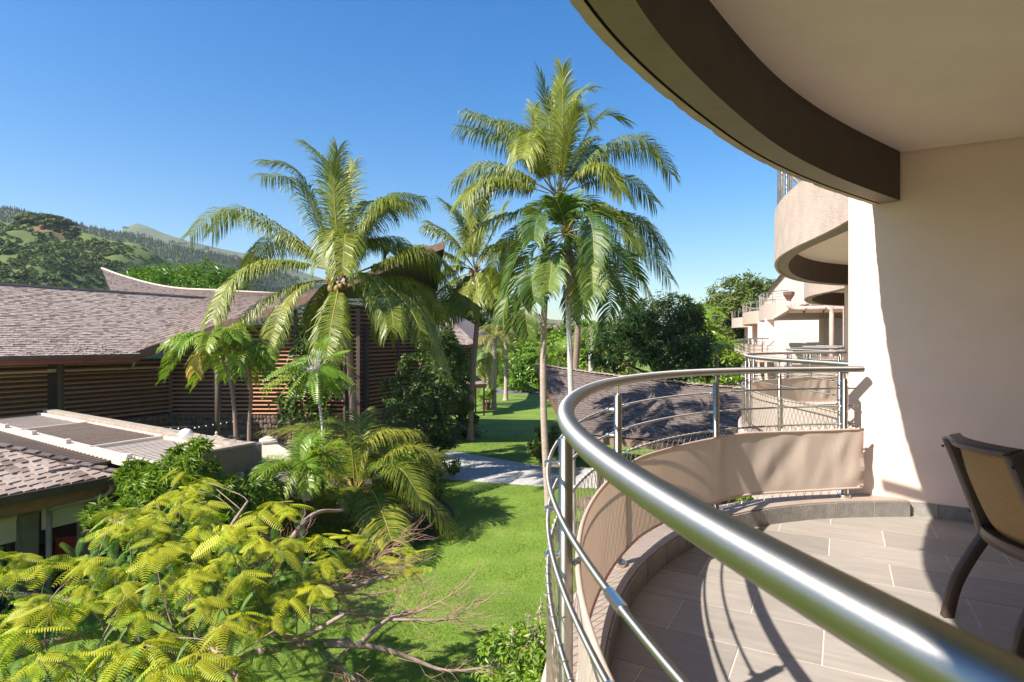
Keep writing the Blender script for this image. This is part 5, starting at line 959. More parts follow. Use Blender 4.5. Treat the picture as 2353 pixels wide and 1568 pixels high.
# dark shrubs between the hall and the path
tree('shrub_tree', 'tall dark glossy shrub against the right end of the louvred hall', 'shrub', V(-5.4, 27.3, 0), [L_(1000, 790, 28, 38, 45), L_(965, 850, 27.5, 40, 45), L_(1010, 890, 26.5, 52, 60), L_(930, 915, 26.5, 42, 38), L_(1040, 840, 29, 34, 60), L_(900, 880, 27, 26, 20), L_(1045, 930, 27, 40, 50)], 12000, .17, dark_leaf, .12, 22, clumps=190, cr=.30)
tree('shrub_tree', 'dark rounded shrub at the left end of the stone path', 'shrub', V(-4.2, 24.2, 0), [L_(985, 1000, 24.5, 62, 70), L_(940, 980, 23.5, 50, 70), L_(1020, 1060, 24, 36, 50), L_(1000, 930, 25, 50, 60)], 10000, .16, dark_leaf, .1, 23, clumps=140, cr=.34)
tree('shrub_tree', 'sunlit green shrub with small leaves behind the young coconut', 'shrub', V(-4.6, 20.8, 0), [L_(930, 1080, 20.8, 62, 60), L_(985, 1110, 21, 40, 55), L_(880, 1040, 21.5, 40, 40)], 7000, .13, bush_leaf, .08, 24, clumps=120, cr=.32)
tree('bright_shrub', 'vivid green shrub in front of the distant shingled house', 'shrub', V(at(1025, 900, 36)[0], 36, 0), [L_(1018, 810, 36, 32, 45), L_(1045, 835, 36, 26, 40), L_(1050, 870, 35, 22, 40)], 5000, .3, lime_leaf, .1, 25, clumps=70)
tree('dark_shrub', 'dark shrub beside the porch in the shade of the leaning coconut', 'shrub', V(at(1050, 940, 34)[0], 35, 0), [L_(1040, 900, 35, 30, 45), L_(1070, 960, 34, 24, 22), L_(1012, 960, 33, 30, 40)], 4500, .22, dark_leaf, .1, 26, clumps=70)
# broad-leaved climber on the louvres and the light feathery tree
def climber(name, label, pts, r_, n, size, m, seed, Y):
    t = thing(name, label, 'climber', at(*pts[-1], Y)); r = np.random.default_rng(seed); P = []
    for i in range(n): a = r.uniform(0, len(pts) - 1.001); q = np.array(pts[int(a)]) * (1 - a % 1) + np.array(pts[int(a) + 1]) * (a % 1); P.append(at(q[0] + r.normal() * r_, q[1] + r.normal() * r_, Y - abs(r.normal()) * .1))
    P = np.array(P); O = np.tile(V(0, -.8, -.3), (len(P), 1)) + r.normal(size=(len(P), 3)) * .35; link('leaves', scatter_mesh('leaves', leaf_v, leaf_f, leaf_frames(P, O, size, r, .35, .5), P), m, t); b = MB(); b.tube([at(x, y, Y) for x, y in pts], .03, 5); link('stem', b, trunk_dark, t)
climber('climber', 'dark broad-leaved climber hanging on the wooden louvres left of the big palm trunk', [(712, 745), (690, 800), (720, 850), (690, 900), (655, 960)], 17, 420, .40, dark_leaf, 31, 28.98)
climber('climber', 'second dark climber reaching down beside the lower louvres', [(745, 800), (750, 870), (735, 930), (742, 960)], 14, 240, .40, dark_leaf, 32, 28.9)
def feather(P0, d, L, w, npair, m_up=V(0, 0, 1), droop=.25, lw=.018, fwd=.25, seed=0):
    """feather leaf: narrow leaflets in pairs along a slightly drooping axis; returns template verts and faces with x along the axis"""
tf_t = thing('feathery_tree', 'light green feathery young tree in front of the climber', 'tree', V(*at(742, 1000, 17.2)[:2], 0)); r = np.random.default_rng(41)
def pinnate_template(npair, wid, lw, droop=.3, fw=.2, tipf=.5, bend=.0):
    vs, fs = [], []
    for i in range(npair):
        t = .06 + .94 * i / (npair - 1); l = wid * (.55 + .45 * math.sin(math.pi * (.15 + .8 * t))) * (1 - (1 - tipf) * max(0, t - .75) / .25); z = -bend * t * t
        for q in (1, -1):
            o = len(vs); a = (t, 0, z); e = (t + fw * l, q * l, z - droop * l); h = lw / 2; vs += [(a[0] - h * .7, 0, z), (a[0] + h * .7, 0, z), ((a[0] + e[0]) / 2 + h, q * l * .5, z - droop * l * .25 + .01), (e[0] + h * .2, e[1], e[2]), (e[0] - h * .6, e[1] * .97, e[2]), ((a[0] + e[0]) / 2 - h, q * l * .5, z - droop * l * .25 + .01)]; fs += [(o, o + 1, o + 2, o + 5), (o + 5, o + 2, o + 3, o + 4)]
    o = len(vs); vs += [(0, -.008, .004), (1, -.003, -bend + .004), (1, .003, -bend + .004), (0, .008, .004)]; fs.append((o, o + 1, o + 2, o + 3)); return np.array(vs), fs
tvF, tfF = pinnate_template(15, .16, .05, .1, .25, .6, .2)
cen = at(728, 830, 17.2); P, Mx = [], []
tips = [(620, 880), (640, 910), (660, 870), (635, 850), (600, 890), (700, 800), (745, 785), (690, 820), (800, 820), (815, 885), (780, 905), (760, 850), (715, 905), (670, 905), (790, 860), (740, 915), (650, 830), (735, 770), (770, 800), (685, 850), (705, 880), (755, 885)]
b = MB(); b.tube([V(*at(742, 1000, 17.2)[:2], 0), at(741, 980, 17.2), at(730, 900, 17.2), at(724, 845, 17.2)], [.05, .045, .035, .02], 8)
for px, py in tips:
    for k in range(3):
        q = at(px + r.normal() * 16, py + r.normal() * 12, 17.2 + r.normal() * .6); st = lerp(cen, q, .3) + V(0, 0, r.normal() * .12); d = q - st; L = np.linalg.norm(d); x = d / L; up = unit(V(0, -.3, 1) + r.normal(size=3) * .25); y = unit(np.cross(up, x)); z = np.cross(x, y); P.append(st); Mx.append([x * L, y * .95, z])
        b.tube([at(724, 845 + r.uniform(0, 30), 17.2), st], [.012, .006], 4)
link('trunk', b, trunk_grey, tf_t, True); link('crown', scatter_mesh('crown', tvF, tfF, np.array(Mx), np.array(P)), lime_leaf, tf_t)
# yellow-green bushes by the pergola
tree('schefflera_bush', 'upright bright green bush growing over the pergola edge', 'shrub', V(at(440, 1170, 12.2)[0], 12.2, 0), [L_(445, 1040, 12.2, 32, 36), L_(420, 1085, 12.0, 62, 40), L_(340, 1095, 12.0, 48, 28), L_(385, 1120, 11.9, 90, 40), L_(300, 1085, 12.0, 26, 16)], 5200, .20, bush_leaf, .06, 27, clumps=110, cr=.30, tv=narrow_v, up=.6)
tree('schefflera_bush', 'bright leafy bush under the pergola post', 'shrub', V(at(530, 1180, 12.2)[0], 12.2, 0), [L_(515, 1130, 12.2, 34, 26), L_(540, 1160, 12.4, 46, 30), L_(600, 1150, 13, 36, 30)], 2600, .19, bush_leaf, .05, 28, clumps=60, tv=narrow_v, up=.6)
tree('schefflera_bush', 'low green bush in front of the dark pavilion doorway', 'shrub', V(at(270, 1240, 10.8)[0], 10.8, 0), [L_(255, 1195, 10.8, 36, 22), L_(220, 1180, 10.9, 16, 12), L_(300, 1180, 10.8, 30, 25), L_(235, 1160, 11, 14, 6)], 1700, .19, bush_leaf, .04, 29, clumps=45, tv=narrow_v, up=.6)
tree('dark_bush', 'dark leafy bush below the parasols', 'shrub', V(at(610, 1200, 14)[0], 14, 0), [L_(600, 1150, 14, 60, 36), L_(650, 1170, 14.5, 40, 30), L_(560, 1190, 13, 50, 30)], 4500, .16, dark_leaf, .05, 30, clumps=80, tv=narrow_v)
# flowering ground cover in the bed
def cover(name, label, pts, n, size, m, seed, h=.5, sp_=.35):
    t = thing(name, label, 'flowering shrub', V(*pts[0], 0)); r = np.random.default_rng(seed); c = np.array([pts[int(i)] for i in r.integers(0, len(pts), n)]); P = np.c_[c + r.normal(size=(n, 2)) * sp_, r.random(n) ** .7 * h + .03]; O = r.normal(size=(n, 3)) * .6 + V(0, 0, .7); link('foliage', scatter_mesh('foliage', leaf_v, leaf_f, leaf_frames(P, O, size, r, .6, .8), P), m[0], t)
    P2 = P[P[:, 2] > h * .45][::2] + V(0, 0, .05); 
    if len(m) > 1: link('blossoms', scatter_mesh('blossoms', leaf_v, leaf_f, leaf_frames(P2, O[:len(P2)], size * .6, r, .8, .8), P2), m[1], t)
gp = lambda *a: [tuple(gr(x, y, .3)[:2]) for x, y in a]
cover('flower_shrub', 'pale pinkish flowering shrub in the bed left of the young coconut', gp((655, 1165), (690, 1180), (640, 1190), (710, 1160)), 2600, .10, (olive_leaf, flower_m), 51, .9)
cover('flower_shrub', 'cream flowering shrub below the young coconut fronds', gp((720, 1200), (750, 1205), (690, 1215), (780, 1200)), 2600, .10, (varieg_leaf, flower_m), 52, .7)
cover('ground_cover', 'low mixed green ground cover along the front of the planting bed', gp((740, 1230), (800, 1240), (850, 1235), (700, 1240), (900, 1215), (650, 1235), (620, 1250)), 4500, .11, (bush_leaf,), 53, .55, .45)
cover('bed_edge_plants', 'small shaded plants round the foot of the leaning coconut', [(-3.4, 35.0), (-2.8, 35.6), (-3.9, 34.4), (-2.6, 34.5)], 1800, .16, (dark_leaf, leaf("orange_bloom", [(.7, .28, .03), (.6, .5, .05)], .2)), 54, .4, .4)
# strap-leaved plant and stones behind the railing
def straps(name, label, base, n, L, m, seed, wd=.035, group=None):
    t = thing(name, label, 'plant', base, group); r = np.random.default_rng(seed)
    vs, lp, sz = [], [], []; o = 0
    for i in range(n):
        P = arc(np.asarray(base, float) + r.normal(size=3) * V(.05, .05, 0), r.uniform(0, 6.28), r.uniform(.5, 1.45), L * r.uniform(.6, 1.1), r.uniform(.2, .7), 6); T = np.gradient(P, axis=0); sd = np.cross(T, V(0, 0, 1)); sd /= np.linalg.norm(sd, axis=1)[:, None] + 1e-9
        w = np.sin(np.linspace(.5, 3.1, 6))[:, None] * wd / 2
        for k in range(6): vs += [P[k] - sd[k] * w[k], P[k] + sd[k] * w[k]]
        for k in range(5): lp += [o + 2 * k, o + 2 * k + 1, o + 2 * k + 3, o + 2 * k + 2]; sz.append(4)
        o += 12
    link('leaves', mesh_arrays('leaves', np.array(vs), lp, sz), m, t); return t
for i, (px, py, Y) in enumerate(((1352, 1085, 17.2), (1375, 1105, 16.6), (1362, 1140, 16.0), (1400, 1080, 17.5))): straps('spider_plant', ['variegated strap-leaved plant behind the railing, the one farthest left', 'variegated strap-leaved plant lower behind the brown screen edge', 'variegated strap-leaved plant nearest the stones under the railing', 'variegated strap-leaved plant farthest back behind the steel post'][i], V(*at(px, py, Y)[:2], .25), 46, .75, varieg_leaf, 60 + i, .05, 'variegated plants behind the railing')
st_m = M("boulder", (.16, .11, .08), .9, 0, .3, 3, .5, 15)
for i, (px, py) in enumerate(((1342, 1166), (1352, 1172), (1362, 1163))):
    q = gr(px, py); b = MB(); b.ball((0, 0, 0), 1, 12, 8); vv = np.array(b.v); vv = np.array([v * (1 + .25 * noise.noise(Vector(v * 1.7 + i))) for v in vv]) * V(.3, .26, .24); b.v = [tuple(v + q + V(0, 0, .12)) for v in vv]; tag(link('boulder', b, st_m, None, True), ['brown boulder left of two others under the railing', 'brown boulder between its two neighbours under the railing', 'brown boulder right of two others under the railing'][i], 'boulder', 'boulders by the variegated plants')
# bushes along the hut and behind the railings
tree('flower_bush', 'low green bush with yellowish tips in front of the hut eave', 'shrub', V(5.3, 18.8, 0), [(5.3, 18.8, .8, 1.0, .7, .6), (6.6, 18.5, .9, 1.0, .7, .7), (4.2, 19.3, .5, .7, .6, .5)], 4500, .16, bush_leaf, .05, 61, clumps=80)
tree('flower_bush', 'bush at the left corner of the hut verge', 'shrub', V(1.5, 27.5, 0), [(1.3, 27.6, .7, .5, .5, .7), (1.9, 26.8, .9, .5, .5, .8)], 2200, .2, olive_leaf, .04, 62, clumps=40)
# the shrub below the balcony at the bottom edge
tree('garden_shrub', 'light green leafy shrub with silvery shoots at the foot of the balcony', 'shrub', V(.25, 8.1, 0), [(.12, 8.0, 1.15, .55, .5, .6), (.45, 7.7, 1.25, .5, .5, .55), (.40, 8.3, 1.5, .35, .35, .4), (.15, 7.4, .9, .55, .5, .6)], 4200, .095, lime_leaf, .03, 63, clumps=110, cr=.3)
r = np.random.default_rng(64); gs = [o for o in bpy.data.objects if o.name == 'garden_shrub'][0]; P, O = [], []; b = MB()
for x, y, z in ((.40, 8.25, 2.05), (.22, 8.0, 1.9), (.0, 7.9, 1.75), (-.28, 7.8, 1.35), (.3, 7.7, 1.9)):
    tp = V(x, y, z); b.tube([tp - V(.02, 0, .6), tp], [.008, .004], 4)
    for k in range(34): P.append(tp - V(0, 0, r.uniform(0, .32)) + r.normal(size=3) * .035); O.append(unit(r.normal(size=3) + V(0, 0, .5)))
link('silvery_shoots', scatter_mesh('silvery_shoots', leaf_v, leaf_f, leaf_frames(np.array(P), np.array(O), .075, r, .4, .7), np.array(P)), flower_m, gs); link('stems', b, trunk_grey, gs)
# trees closing the view behind the lawn
tree('dark_tree', 'big dark blue-green tree behind the hut roof', 'tree', V(9.5, 38, 0), [L_(1500, 760, 38, 75, 75), L_(1545, 730, 38, 55, 50), L_(1568, 775, 38, 50, 80), L_(1440, 800, 37, 70, 60), L_(1560, 830, 36, 80, 70), L_(1470, 725, 39, 34, 30)], 17000, .36, bluish_leaf, .3, 71, clumps=260, cr=.28, tv=narrow_v)
tree('round_tree', 'tall rounded yellowish green tree beside the far hotel wing', 'tree', V(31, 80, 0), [L_(1700, 700, 80, 70, 62), L_(1740, 690, 82, 50, 50), L_(1660, 740, 78, 50, 60), L_(1720, 780, 78, 70, 70), L_(1680, 830, 76, 70, 60), L_(1645, 800, 77, 40, 50)], 17000, .62, olive_leaf, .5, 72, clumps=300, cr=.26)
tree('green_tree', 'mid green tree between the dark tree and the round tree', 'tree', V(18, 52, 0), [L_(1620, 800, 52, 50, 60), L_(1660, 850, 50, 50, 40), L_(1590, 740, 54, 30, 40)], 6000, .45, bush_leaf, .3, 73, clumps=100)
bt = [('bright lime tree left of the pale trunk above the far lawn', 1195, 830, 70, 42, 50, lime_leaf), ('dense bright shrub right above the clipped hedge', 1218, 838, 66, 38, 40, mango_leaf), ('light green tree between the two pale trunks', 1278, 800, 60, 40, 38, lime_leaf), ('green thicket right of the brown trunk behind the hut', 1352, 800, 55, 40, 50, bush_leaf), ('dull green thicket left of the big dark tree', 1408, 800, 48, 50, 55, olive_leaf), ('small dark tree far left above the shingled house', 1028, 722, 75, 26, 18, bush_leaf), ('green tree behind the slender palms', 1085, 745, 80, 40, 30, olive_leaf), ('bright tree behind the hedge near the far road', 1160, 830, 75, 36, 50, bush_leaf), ('low pale trees along the far horizon between trunks', 1270, 772, 130, 60, 14, olive_leaf), ('far green tree under the crown of the central palms', 1335, 762, 110, 50, 22, mango_leaf), ('far dark tree at the horizon left of the tallest palm', 1215, 772, 125, 40, 16, bush_leaf)]
for i, (lab, px, py, Y, rx, rz, m) in enumerate(bt): tree('garden_tree', lab, 'tree', V(*at(px, py, Y)[:2], 0), [L_(px, py, Y, rx * .8, rz), L_(px - rx * .5, py + rz * .5, Y, rx * .6, rz * .7), L_(px + rx * .5, py + rz * .4, Y, rx * .6, rz * .7), L_(px, py + rz, Y - 1, rx, rz * .6)], 4200, .0075 * Y * 1.1, m, .2, 74 + i, 'garden trees beyond the lawn', clumps=80)
hd = thing('hedge', 'clipped green hedge along the far road behind the lawn', 'hedge', V(2, 72.5, 0)); r = np.random.default_rng(90); n = 9000; P = np.c_[r.uniform(-4, 8, n), 72.3 + r.normal(size=n) * .3, r.uniform(.05, 2.5, n)]; O = np.tile(V(0, -1, .4), (n, 1)) + r.normal(size=(n, 3)) * .3; link('leaves', scatter_mesh('leaves', leaf_v, leaf_f, leaf_frames(P, O, .3, r, .3, .6), P), bush_leaf, hd)
b = MB(); b.box(V(2, 73.2, 1.1), V(6.2, 0, 0), V(0, .6, 0), V(0, 0, 1.1)); link('core', b, dark_leaf, hd)

# ---------------------------------------------------------------- flame tree in front
ft = thing('flame_tree', 'spreading flame tree with yellow-green feathery leaves and a bare leafless side over the lawn', 'tree', V(-4.3, 8.0, 0))
poly = [(-60, 1310), (60, 1318), (130, 1325), (165, 1318), (160, 1262), (215, 1238), (262, 1200), (285, 1180), (330, 1152), (400, 1145), (440, 1122), (478, 1130), (505, 1168), (560, 1185), (640, 1185), (700, 1218), (752, 1280), (745, 1330), (700, 1372), (665, 1405), (585, 1450), (545, 1500), (430, 1540), (400, 1640), (-60, 1640)]
def inside(x, y, P):
    c = False
    for i in range(len(P)):
        (x1, y1), (x2, y2) = P[i], P[i - 1]
        if (y1 > y) != (y2 > y) and x < (x2 - x1) * (y - y1) / (y2 - y1) + x1: c = not c
    return c
def pcz(x, y): return 3.15 - .055 * (x + 4.9) ** 2 - .06 * (y - 9.2) ** 2 + .42 * noise.noise(Vector((x * .9, y * .9, 3)))
tvP, tfP = pinnate_template(15, .26, .05, .3, .22, .5, .2)
tvQ, tfQ = pinnate_template(15, .24, .049, .38, .28, .5, .42)
r = np.random.default_rng(100); leafs = []; twigs = []
heads = []
tries = 0
while len(heads) < 300 and tries < 40000:
    tries += 1
    x, y = r.uniform(-10, -1.2), r.uniform(3.6, 11.2); z = pcz(x, y)
    if z < 1.6: continue
    px, py = CX + x / y * F, CY + (CAMZ - z) / y * F
    if not inside(px, py, poly): continue
    dmin = min([math.hypot(x - h[0], y - h[1]) for h in heads] or [9])
    if dmin < .30 * (1 if len(heads) < 210 else .72): 
        continue
    heads.append(V(x, y, z + r.normal() * .16))
for _ in range(75): x, y = r.uniform(-7.5, -1.4), r.uniform(2.0, 4.2); heads.append(V(x, y, pcz(x, max(y, 5)) - .25))  # extra unseen crown heads below the view, added to shade the lawn
Ts = [[], []]; Ms_ = [[], []]; Tu, Mu = [], []
for h in heads:
    k = r.integers(7, 11); a0 = r.uniform(0, 6.28)
    for j in range(k):
        a = a0 + j * 6.283 / k + r.normal() * .3; out = V(math.cos(a), math.sin(a), 0); out = unit(out + V(h[0] + 4.6, h[1] - 8.2, 0) * .12); e = r.uniform(-.5, .12); x = unit(out + V(0, 0, e)); up = unit(V(0, 0, 1) + r.normal(size=3) * .33); y = unit(np.cross(up, x)); z = np.cross(x, y); L = r.uniform(.24, .38); w_ = r.integers(0, 2)
        Ts[w_].append(h + r.normal(size=3) * V(.03, .03, .04)); Ms_[w_].append([x * L, y * L * r.uniform(.95, 1.15), z * L])
    for j in range(11):                            # greener leaves hanging below, darkened to stand for shade inside the crown
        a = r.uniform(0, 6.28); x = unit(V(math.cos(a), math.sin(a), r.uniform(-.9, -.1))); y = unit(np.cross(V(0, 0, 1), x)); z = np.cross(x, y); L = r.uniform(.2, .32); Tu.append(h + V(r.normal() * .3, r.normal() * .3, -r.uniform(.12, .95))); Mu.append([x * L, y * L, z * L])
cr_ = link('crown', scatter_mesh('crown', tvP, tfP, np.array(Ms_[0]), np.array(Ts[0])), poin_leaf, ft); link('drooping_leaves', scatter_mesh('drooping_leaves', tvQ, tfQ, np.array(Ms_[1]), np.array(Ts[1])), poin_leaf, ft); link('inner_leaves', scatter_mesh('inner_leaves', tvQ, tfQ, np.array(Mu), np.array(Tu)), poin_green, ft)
zt = lambda x, y: ((x * .595) / 1.7407, (1900 + y * .595) / 1.7407)
b = MB(); base = V(-4.35, 8.05, 0); fork = V(-4.3, 8.0, 1.25); b.tube([base, base + V(.05, 0, .6), fork], [.17, .14, .13], 12)
mains = []
for a, L in ((.2, 2.6), (.9, 2.4), (1.7, 2.4), (2.5, 2.8), (3.2, 3.4), (3.9, 3.2), (4.6, 3.4), (5.4, 2.8), (5.95, 2.4)):
    d = V(math.cos(a), math.sin(a), 0); q = fork + d * L; q[2] = pcz(q[0], q[1]) - .25; m1 = lerp(fork, q, .35) + V(0, 0, .28) + r.normal(size=3) * .12; m2 = lerp(fork, q, .7) + V(0, 0, .25) + r.normal(size=3) * .12; Pm = spline([fork, m1, m2, q], .1); b.tube(Pm, np.linspace(.075, .022, len(Pm)), 8); mains.append(Pm)
link('trunk', b, branch_m, ft, True)
allm = np.vstack([m[len(m) // 4:] for m in mains]); b = MB()
for h in heads:
    q = allm[np.argmin(np.linalg.norm(allm - (h - V(0, 0, .35)), axis=1) + r.random(len(allm)) * .5)]; m = lerp(q, h, .55) + r.normal(size=3) * V(.14, .14, .07); b.tube(spline([q, m, h], .12), [.013] * 0 or .0085, 4)
tag(link('twigs', b, branch_m, ft, True), kind='stuff')
# bare side of the crown
def bare(pts, Ys, r0, r1, b, n=6): P = spline([at(x, y, Y) for (x, y), Y in zip(pts, Ys)], .06); b.tube(P, np.linspace(r0, r1, len(P)), n); return P
b = MB(); B = []
bz = z6
B.append(bare([zt(1350, 1330), zt(1560, 1270), zt(1750, 1190), zt(2050, 1140), zt(2353, 1125)], [8.0, 7.9, 7.8, 7.7, 7.6], .062, .045, b))
B.append(bare([bz(350, 1375), bz(540, 1380), bz(680, 1400), bz(830, 1450), bz(1010, 1510), bz(1250, 1480), bz(1390, 1420)], [7.6, 7.6, 7.7, 7.8, 7.8, 7.9, 7.9], .045, .006, b))
B.append(bare([bz(560, 1370), bz(640, 1300), bz(720, 1240), bz(850, 1210), bz(1000, 1140), bz(1030, 1110)], [7.6, 7.8, 8.0, 8.2, 8.3, 8.4], .034, .006, b))
B.append(bare([bz(700, 1250), bz(850, 1250), bz(1000, 1250), bz(1100, 1200), bz(1165, 1145)], [8, 8, 8.1, 8.2, 8.2], .022, .005, b))
B.append(bare([bz(360, 1390), bz(430, 1470), bz(520, 1540), bz(600, 1620)], [7.6, 7.4, 7.2, 7.0], .03, .012, b)); B.append(bare([bz(520, 1380), bz(450, 1450), bz(440, 1560)], [7.6, 7.5, 7.4], .02, .01, b))
B.append(bare([zt(1640, 1050), zt(1800, 960), zt(1950, 910), zt(2150, 920), zt(2353, 930)], [8.4, 8.4, 8.5, 8.6, 8.6], .04, .03, b)); B.append(bare([bz(330, 1210), bz(520, 1220), bz(700, 1230), bz(850, 1200)], [8.6, 8.5, 8.4, 8.4], .028, .006, b))
B.append(bare([zt(1960, 760), zt(2060, 715), zt(2180, 740), zt(2290, 850)], [9, 9, 9, 8.9], .034, .018, b)); B.append(bare([zt(2180, 740), zt(2353, 690), zt(2500, 650)], [9, 9.1, 9.2], .02, .012, b)); B.append(bare([bz(250, 1070), bz(400, 1100), bz(560, 1120), bz(760, 1100)], [9, 9, 9, 9.1], .02, .006, b))
B.append(bare([bz(250, 960), bz(400, 960), bz(560, 960), bz(700, 900), bz(790, 800)], [9.5, 9.5, 9.6, 9.7, 9.8], .02, .004, b)); B.append(bare([zt(1400, 650), zt(1550, 690), zt(1700, 710), zt(1850, 640), zt(1960, 500)], [9, 9, 9, 9, 9.1], .024, .006, b))
B.append(bare([bz(420, 1000), bz(560, 1010), bz(700, 960), bz(870, 990)], [9.3, 9.3, 9.4, 9.5], .016, .004, b)); B.append(bare([bz(560, 950), bz(650, 1000), bz(780, 1030)], [9.5, 9.4, 9.4], .012, .004, b)); B.append(bare([zt(760, 1395), zt(850, 1290), zt(960, 1190), zt(1050, 1185)], [6.6, 6.8, 7.0, 7.0], .03, .02, b)); B.append(bare([zt(860, 1395), zt(980, 1280), zt(1100, 1220)], [6.8, 7, 7.2], .03, .02, b)); B.append(bare([zt(1080, 950), zt(1120, 930), zt(1160, 1000), zt(1190, 1070)], [7.4, 7.3, 7.2, 7.2], .03, .022, b)); B.append(bare([zt(1220, 780), zt(1240, 880), zt(1280, 980)], [8.4, 8.3, 8.2], .02, .012, b))
link('bare_branches', b, branch_m, ft, True); b = MB()
for Pm in B[1:15]:
    for k in range(22):
        i = int(r.uniform(.25, 1) * (len(Pm) - 1)); p = Pm[i]; tg = unit(Pm[min(i + 1, len(Pm) - 1)] - Pm[max(i - 1, 0)]); d = unit(tg + r.normal(size=3) * V(.7, .5, .55) + V(0, 0, .1)); L = r.uniform(.15, .6); m = p + d * L * .5 + r.normal(size=3) * .03; q = p + d * L + V(0, 0, r.normal() * .12); S_ = spline([p, m, q], .08); b.tube(S_, np.linspace(.0055, .002, len(S_)), 4)
        if r.random() < .75:
            q2 = q; dd = d
            for _ in range(r.integers(1, 4)):
                a = r.uniform(0, 6.28); cc = [m + (dd * .08 * j) + V(math.cos(a + j * .55), 0, math.sin(a + j * .55)) * .05 * r.uniform(.6, 1.6) for j in range(6)]; b.tube(spline(cc, .06), .0018, 3)
link('dry_twigs', b, M("dry_twig", (.33, .19, .14), .8, 0, .3, 10), ft)
T2, M2 = [], []
for px, py, Y, n in ((830, 1255, 9.6, 12), (870, 1290, 9.5, 10), (925, 1268, 9.8, 12), (800, 1235, 9.9, 10), (760, 1270, 9.4, 12), (850, 1240, 10, 6), (905, 1300, 9.6, 6), (880, 1350, 9.2, 5), (970, 1310, 9.4, 5), (740, 1320, 9.2, 9), (790, 1330, 9, 4)):
    for k in range(n): a = r.uniform(0, 6.28); x = unit(V(math.cos(a), math.sin(a), r.uniform(-.4, .2))); y = unit(np.cross(V(0, 0, 1) + r.normal(size=3) * .2, x)); z = np.cross(x, y); L = r.uniform(.22, .36); T2.append(at(px + r.normal() * 14, py + r.normal() * 8, Y)); M2.append([x * L, y * L, z * L])
link('sparse_leaves', scatter_mesh('sparse_leaves', tvP, tfP, np.array(M2), np.array(T2)), poin_leaf, ft)

# ---------------------------------------------------------------- parasols, globe lamp, cables
def parasol(apex, half, drop, rot, lab):
    apex = np.asarray(apex); t = thing('parasol', lab, 'parasol', V(apex[0], apex[1], 0), 'cream parasols on the terrace'); a = [rot + math.pi / 4 + i * math.pi / 2 for i in range(4)]
    cs = [apex + V(math.cos(q) * half * 1.414, math.sin(q) * half * 1.414, -drop) for q in a]
    for i in range(4):
        c0, c1 = cs[i], cs[(i + 1) % 4]; b = MB(); b.grid([[lerp(apex, lerp(c0, c1, u), v) - V(0, 0, .10 * math.sin(math.pi * u) * v + .10 * math.sin(math.pi * v)) for u in np.linspace(0, 1, 9)] for v in np.linspace(.07, 1, 9)]); pn = link('canopy_panel', b, canvas_m, t, True); b = MB(); b.grid([[lerp(c0, c1, u) - V(0, 0, .10 * math.sin(math.pi * u) + z + .012 * math.sin(u * 40)) for u in np.linspace(0, 1, 17)] for z in (0, .2)]); link('valance', b, canvas_m, pn)
        b = MB(); b.tube([apex - V(0, 0, .05), lerp(apex, c0, .5) - V(0, 0, .11), c0 - V(0, 0, .02)], .012, 5); link('rib', b, fascia_wood, t)
    b = MB(); b.grid([[apex + V(math.cos(q + k) * s, math.sin(q + k) * s, z) for q, k in zip(a + [a[0] + 6.2832], [0] * 5)] for s, z in ((.02, .09), (half * .22, -.04), (half * .24, -.09))], True); link('vent_cap', b, canvas_m, t)
    b = MB(); b.lathe(apex + V(0, 0, .06), [(.035, 0), (.03, .05), (.045, .09), (.02, .14)], 10); link('finial', b, white_metal, t); b = MB(); b.tube([V(apex[0], apex[1], 0), apex], .028, 10); link('pole', b, fascia_wood, t)
parasol(at(497, 1006, 19.2), 1.45, .62, .5, 'cream parasol farthest left, near the globe lamp'); parasol(at(616, 1008, 18.6), 1.45, .66, .5, 'cream parasol nearest the low palm clump, top showing'); parasol(at(577, 1066, 16.4), 1.35, .66, .5, 'cream parasol lowest of three, behind the pergola post')
gl = thing('globe_lamp', 'white globe lamp hanging from a wire above the terrace', 'lamp', at(427, 999, 15.6)); b = MB(); b.ball(at(427, 999, 15.6), .175, 24, 14, (1, 1, .9)); link('globe', b, globe_m, gl, True); b = MB(); b.tube([at(427, 986, 15.6), at(427, 982, 15.6)], .02, 8); link('cap', b, brown_metal, gl)
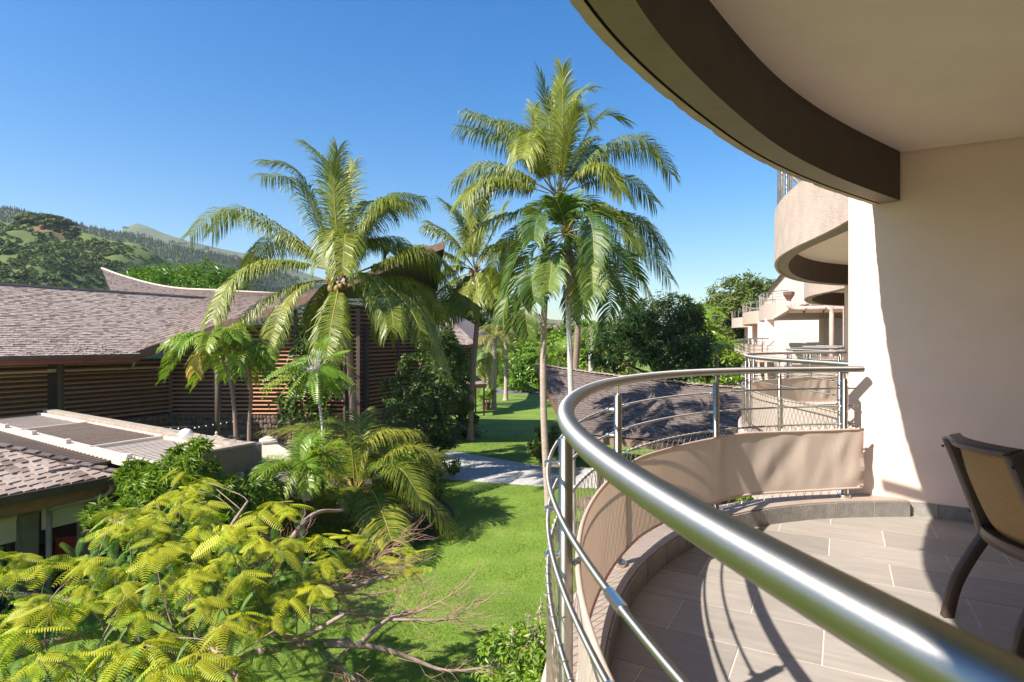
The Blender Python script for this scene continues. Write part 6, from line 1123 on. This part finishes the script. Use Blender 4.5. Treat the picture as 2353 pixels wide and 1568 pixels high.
sw = thing('string_light', 'thin black string light cable from the hall to the small palm trunk', 'string light', at(440, 981, 16)); b = MB(); P = spline([at(275, 976, 23), at(350, 981, 19), at(427, 981.5, 15.6), at(470, 977, 18), at(542, 966, 23)], .2); b.tube(P, .008, 4); link('cable', b, black_m, sw); b = MB()
for k in np.linspace(4, len(P) - 4, 16).astype(int): b.ball(P[k] - V(0, 0, .04), .022, 6, 4)
link('bulbs', b, globe_m, sw)
sw2 = thing('string_light', 'second string light cable sagging below the first towards the parasols', 'string light', at(500, 990, 18)); b = MB(); P = spline([at(427, 982, 15.6), at(480, 1003, 17), at(540, 998, 19), at(640, 1000, 22)], .2); b.tube(P, .008, 4); link('cable', b, black_m, sw2)
lp = thing('trunk_lamp', 'small black spot lamp strapped to the slim grey palm trunk', 'lamp', at(1313, 971, 16.9)); b = MB(); q = at(1311, 971, 16.8); b.tube([q, q + V(-.02, -.16, -.03)], [.06, .065], 12); link('head', b, black_m, lp); b = MB(); b.tube([q + V(0, 0, .02), q + V(.06, .1, .02)], .012, 6); link('bracket', b, black_m, lp)

# ---------------------------------------------------------------- grass
r = np.random.default_rng(200); n = 210000; Y = 8.3 + (r.random(n) ** 1.7) * 27; X = (r.uniform(560, 1420, n) - CX) / F * Y
keep = np.array([not inside(x, y, path_poly) for x, y in zip(X, Y)]); X, Y = X[keep], Y[keep]; n = len(X)
P = np.c_[X, Y, np.zeros(n)]; z = np.tile(V(0, 0, 1), (n, 1)) + r.normal(size=(n, 3)) * .45; z /= np.linalg.norm(z, axis=1)[:, None]; a = r.uniform(0, 6.28, n); x = np.c_[np.cos(a), np.sin(a), 0 * a]; h = r.uniform(.016, .042, n) * (1 + Y / 40) * np.array([.75 + .8 * noise.noise(Vector((x * 1.1, y * 1.1, 0))) for x, y in zip(X, Y)]).clip(.3, 1.5); wd = .008 + Y * .0005
Mx = np.stack([x * wd[:, None], np.cross(z, x), z * h[:, None]], 1)
tag(link('grass', scatter_mesh('grass', [(-.5, 0, 0), (.5, 0, 0), (0, 0, 1)], [(0, 1, 2)], Mx, P), grass_b), kind='stuff')
